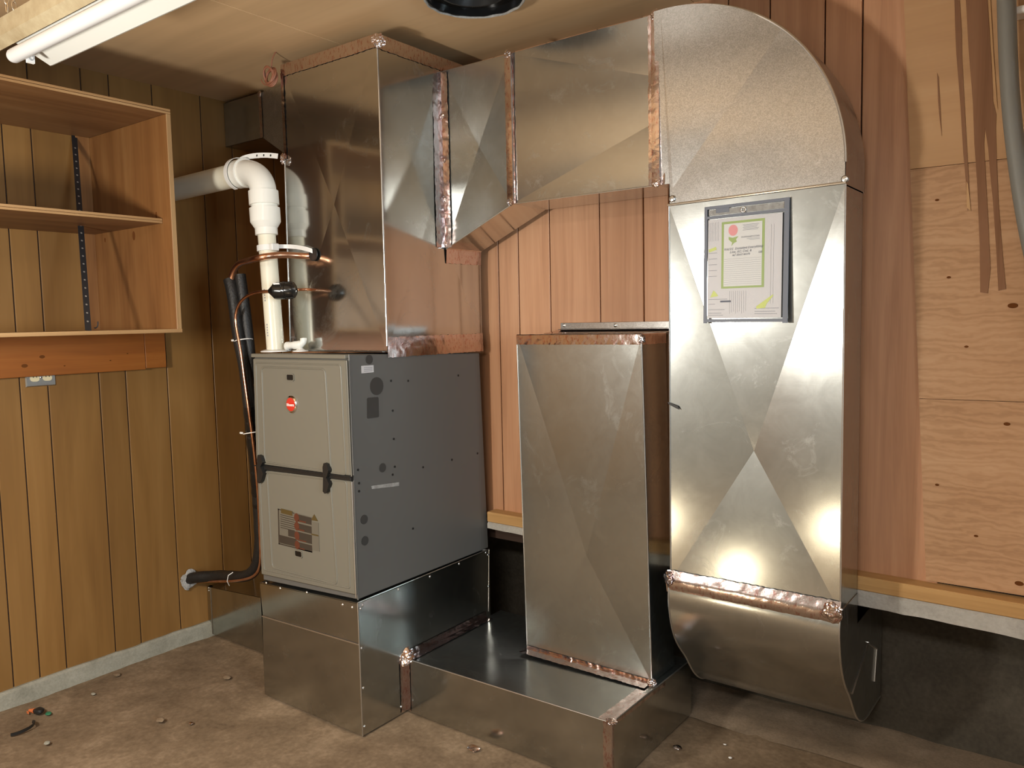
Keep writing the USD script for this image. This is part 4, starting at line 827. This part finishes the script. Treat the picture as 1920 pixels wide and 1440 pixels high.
# ledger boards under the cabinet
lz0, lz1 = 1.283, CZ0 - .003
led = Thing('ledger_board', 'orange-brown fir board fixed to the left wall right under the cabinet', 'board', (.02, -1.5, lz0))
yb_ = at(272, 660, 'x', .04)[1]
part(led, 'plank', box((.001, -2.6, lz0), (.04, yb_, lz1), .002), M_board)
for a, b, r in ((79, 669, .008), (46, 686, .009), (207, 676, .003), (239, 663, .003), (121, 686, .003)):
    c = at(a, b, 'x', .04); part(led, 'knot', place(ext(circ(0, 0, r * 1.3, 14, r * .8), .0005), c + A(.0, 0, 0), (0, 1, 0), (0, 0, 1)), M_knot)
solo('ledger_offcut', box((.001, yb_ + .002, lz0 + .004), (.038, at(311, 660, 'x', .038)[1], lz1), .002), M_board, 'short end piece of fir board butted to the right of the ledger board', 'board')
# outlet
oz = 1.24; oy0, oy1 = -1.2835, -1.1705
out = Thing('wall_outlet', 'steel outlet plate with ivory receptacle, half hidden below the fir ledger board', 'outlet', (0, -1.227, oz))
part(out, 'cover_plate', hexa([A(.001, oy0, oz), A(.001, oy1, oz), A(.001, oy0, oz + .071), A(.001, oy1, oz + .071), A(.006, oy0 + .004, oz + .004), A(.006, oy1 - .004, oz + .004), A(.006, oy0 + .004, oz + .067), A(.006, oy1 - .004, oz + .067)]), M_plate)
for yy in (oy1 - .033, oy0 + .033):
    rc = part(out, 'receptacle', place(ext(rrect(-.0165, -.0145, .0165, .0145, .010), .004), A(.0055, yy, oz + .0355), (0, 1, 0), (0, 0, 1)), M_ivory)
    for dy_ in (-.006, .006): part(rc, 'slot', box((.0094, yy + dy_ - .0012, oz + .036), (.0099, yy + dy_ + .0012, oz + .044)), M_black)
part(out, 'screw', lathe(A(.006, (oy0 + oy1) / 2, oz + .0355), (1, 0, 0), [(.004, 0), (.004, .001), (.0001, .002)], 10), M_steel)

# ================================================================== fluorescent fixture
fy, fz, fx0, fx1 = -1.655, 2.207, 0.985, 2.22
flu = Thing('fluorescent_fixture', 'unlit shop light with white reflector and bare tube, hung on chains below the ceiling', 'light fixture', ((fx0 + fx1) / 2, fy, fz))
def prism(pr2, x0, x1): return place(ext(pr2, x1 - x0), (x0, 0, 0), (0, 1, 0), (0, 0, 1))
tc = A(fx0, fy, fz)
part(flu, 'housing', prism([(fy - .036, fz + .040), (fy - .014, fz + .021), (fy + .0, fz + .030), (fy + .012, fz + .042), (fy + .004, fz + .085), (fy - .036, fz + .085)], fx0 - .10, fx1), M_cream)
part(flu, 'reflector', prism([(fy + .006, fz + .046), (fy + .012, fz + .042), (fy + .100, fz + .0005), (fy + .107, fz + .003), (fy + .107, fz + .007), (fy + .101, fz + .0045), (fy + .013, fz + .046)], fx0 + .006, fx1), M_enamel)
part(flu, 'tube', lathe(A(fx0 + .012, fy, fz), (1, 0, 0), [(.0001, -.002), (.012, -.002), (.017, .004), (.019, .012), (.019, 1.19), (.017, 1.198), (.0001, 1.2)], 28), M_tube)
ss = part(flu, 'socket', prism([(fy + .017, fz - .020), (fy + .036, fz - .020), (fy + .036, fz + .018), (fy + .017, fz + .034)], fx0 + .052, fx0 + .062), M_white)
part(ss, 'ring_mark', place(trimesh.creation.torus(.0058, .0008), A(fx0 + .063, fy + .0265, fz - .008), (0, 1, 0), (0, 0, 1)), M_inkg)
part(flu, 'socket', prism([(fy - .02, fz - .022), (fy + .02, fz - .022), (fy + .016, fz + .034), (fy - .016, fz + .034)], fx1 - .04, fx1 - .02), M_white)
def chain(px, py, ym, z1):
    c = at(px, py, 'y', ym); c[2] = fz + .085; k = 0
    while c[2] < z1:
        th = np.linspace(0, 2 * math.pi, 18, endpoint=False); a = A(1, 0, 0) if k % 2 == 0 else A(0, 1, 0)
        pts = [c + a * .0055 * math.cos(t) + A(0, 0, .012 + .0125 * math.sin(t)) for t in th]; pts.append(pts[0])
        part(flu, 'chain_link', tube(np.array(pts), .0016, 6, cap=False), M_chain); c = c + A(.0004 * (-1) ** k, 0, .0205); k += 1
chain(14, 30, fy - .04, H - .02); chain(29, 46, fy - .01, H - .02)

# ================================================================== ceiling flue stub, grey pipe
sc_, sr = A(1.735, -.565, 0), .163
stub = Thing('ceiling_flue_collar', 'black round flue collar with a ragged pale rim, set in the ceiling above the duct', 'flue collar', (sc_[0], sc_[1], H))
part(stub, 'collar', lathe(A(sc_[0], sc_[1], H), (0, 0, -1), [(sr + .004, -.004), (sr, .0), (sr, .026), (sr - .004, .028), (sr - .008, .026), (sr - .010, .003), (.0001, .002)], 56), M_gloss)
rv = []
for t in np.linspace(0, 2 * math.pi, 90): rv.append(A(sc_[0] + (sr - .002 + .002 * math.sin(t * 17)) * math.cos(t), sc_[1] + (sr - .002 + .002 * math.sin(t * 13)) * math.sin(t), H - .029))
part(stub, 'rim', tube(np.array(rv), .003 + .0018 * meshkit.noise(np.c_[np.linspace(0, 30, 90), np.zeros((90, 2))], 5), 8, cap=False), M_putty)
part(stub, 'inner_pipe', lathe(A(sc_[0] + .01, sc_[1] - .02, H), (0, 0, -1), [(.108, -.003), (.108, .022), (.105, .024), (.102, .022), (.100, .0), (.0001, .0)], 44), M_black)
gp = [at(1886, -30, 'y', -.08), at(1887, 0, 'y', -.08), at(1890, 100, 'y', -.08), at(1896, 200, 'y', -.08), at(1907, 300, 'y', -.08), at(1922, 400, 'y', -.08), at(1936, 470, 'y', -.08), at(1960, 560, 'y', -.08), at(1995, 660, 'y', -.08)]; gp += [gp[-1] + A(.05, 0, -.2), gp[-1] + A(.07, .005, -.45), A(gp[-1][0] + .075, -.085, .668)]
gpt = Thing('grey_pipe', 'thick grey plastic pipe bowing down the plywood at the right edge', 'pipe', gp[4])
top_ = gp[0] + (gp[0] - gp[1]) * 1.2; top_[2] = H
part(gpt, 'hose', tube(spline([top_] + gp, 60), .0225, 20), M_grpipe)
br = at(1909, 24, 'y', -.05); part(gpt, 'bracket', cat(box(br + A(-.008, -.02, -.008), br + A(.06, .04, .012), .003), box(br + A(.02, .03, -.06), br + A(.06, .045, .03), .003)), M_white)

# ================================================================== odds and ends on the floor
def chip(name, px, py, r, m, label, cat_, seed, flat=.4):
    c = at(px, py, 'z', .0); s = trimesh.creation.icosphere(2, 1.0); v = np.array(s.vertices); k = .6 + .8 * meshkit.fbm(v * 1.7 + seed, 3, seed)
    v = v * k[:, None] * r * A(1.3, 1, flat); v[:, 2] -= v[:, 2].min() + .001; solo(name, (v + c, np.array(s.faces)), m, label, cat_, smooth=40)
wn = at(57, 1337, 'z', 0)
wnut = Thing('wire_connector', 'orange twist-on wire connector lying on the floor near the left wall', 'wire connector', wn)
part(wnut, 'shell', lathe(wn + A(-.01, 0, .008), (1, .4, .05), [(.0001, 0), (.0055, .001), (.0085, .02), (.0095, .024), (.0075, .025), (.0068, .012)], 12), M_orange)
part(wnut, 'wing', box(wn + A(-.004, -.012, .003), wn + A(.012, -.009, .012), .001), M_orange)
chip('dark_lump', 73, 1338, .018, M_black, 'dark round lump on the floor just right of the orange connector', 'debris', 3, .6)
chip('green_scrap', 91, 1339, .010, M_teal, 'tiny green plastic scrap on the floor by the dark lump', 'debris', 4)
b0 = at(20, 1378, 'z', .004)
solo('black_strip', ribbon(spline([b0, at(40, 1372, 'z', .006), at(54, 1365, 'z', .01), at(61, 1353, 'z', .005)], 14), A(0.2, 0.3, 1), .012, .003), M_black, 'short curled black strip lying in front of the orange connector', 'debris')
chip('pale_chip', 175, 1302, .008, M_curb, 'pale chip on the floor below the left wall curb', 'debris', 6)
chip('pale_chip', 88, 1395, .010, M_curb, 'pale chip on the floor nearest the lower left corner of the photo', 'debris', 7)
chip('dark_pebble', 219, 1267, .013, M_floor, 'brown pebble on the floor close to the left curb', 'pebble', 8, .5)
chip('dark_pebble', 425, 1272, .014, M_floor, 'brown pebble on the floor in front of the low stub duct', 'pebble', 9, .5)
chip('dark_pebble', 300, 1352, .013, M_floor, 'brown pebble alone in the middle of the left floor', 'pebble', 10, .5)
chip('foil_scrap', 358, 1357, .008, M_foil, 'small shiny foil scrap on the floor left of the plenum box', 'foil scrap', 11)
chip('foil_scrap', 888, 1405, .018, M_foil, 'crumpled shiny foil scrap on the floor in front of the trunk duct', 'foil scrap', 12, .25)
chip('foil_scrap', 1270, 1403, .012, M_foil, 'shiny foil scrap on the floor right of the trunk duct end', 'foil scrap', 13, .4)
chip('white_crumb', 1369, 1421, .005, M_white, 'tiny white crumb on the floor at the bottom right, nearest the camera', 'debris', 14)
chip('white_crumb', 1359, 1396, .004, M_white, 'tiny white crumb on the floor behind the nearer one', 'debris', 15)
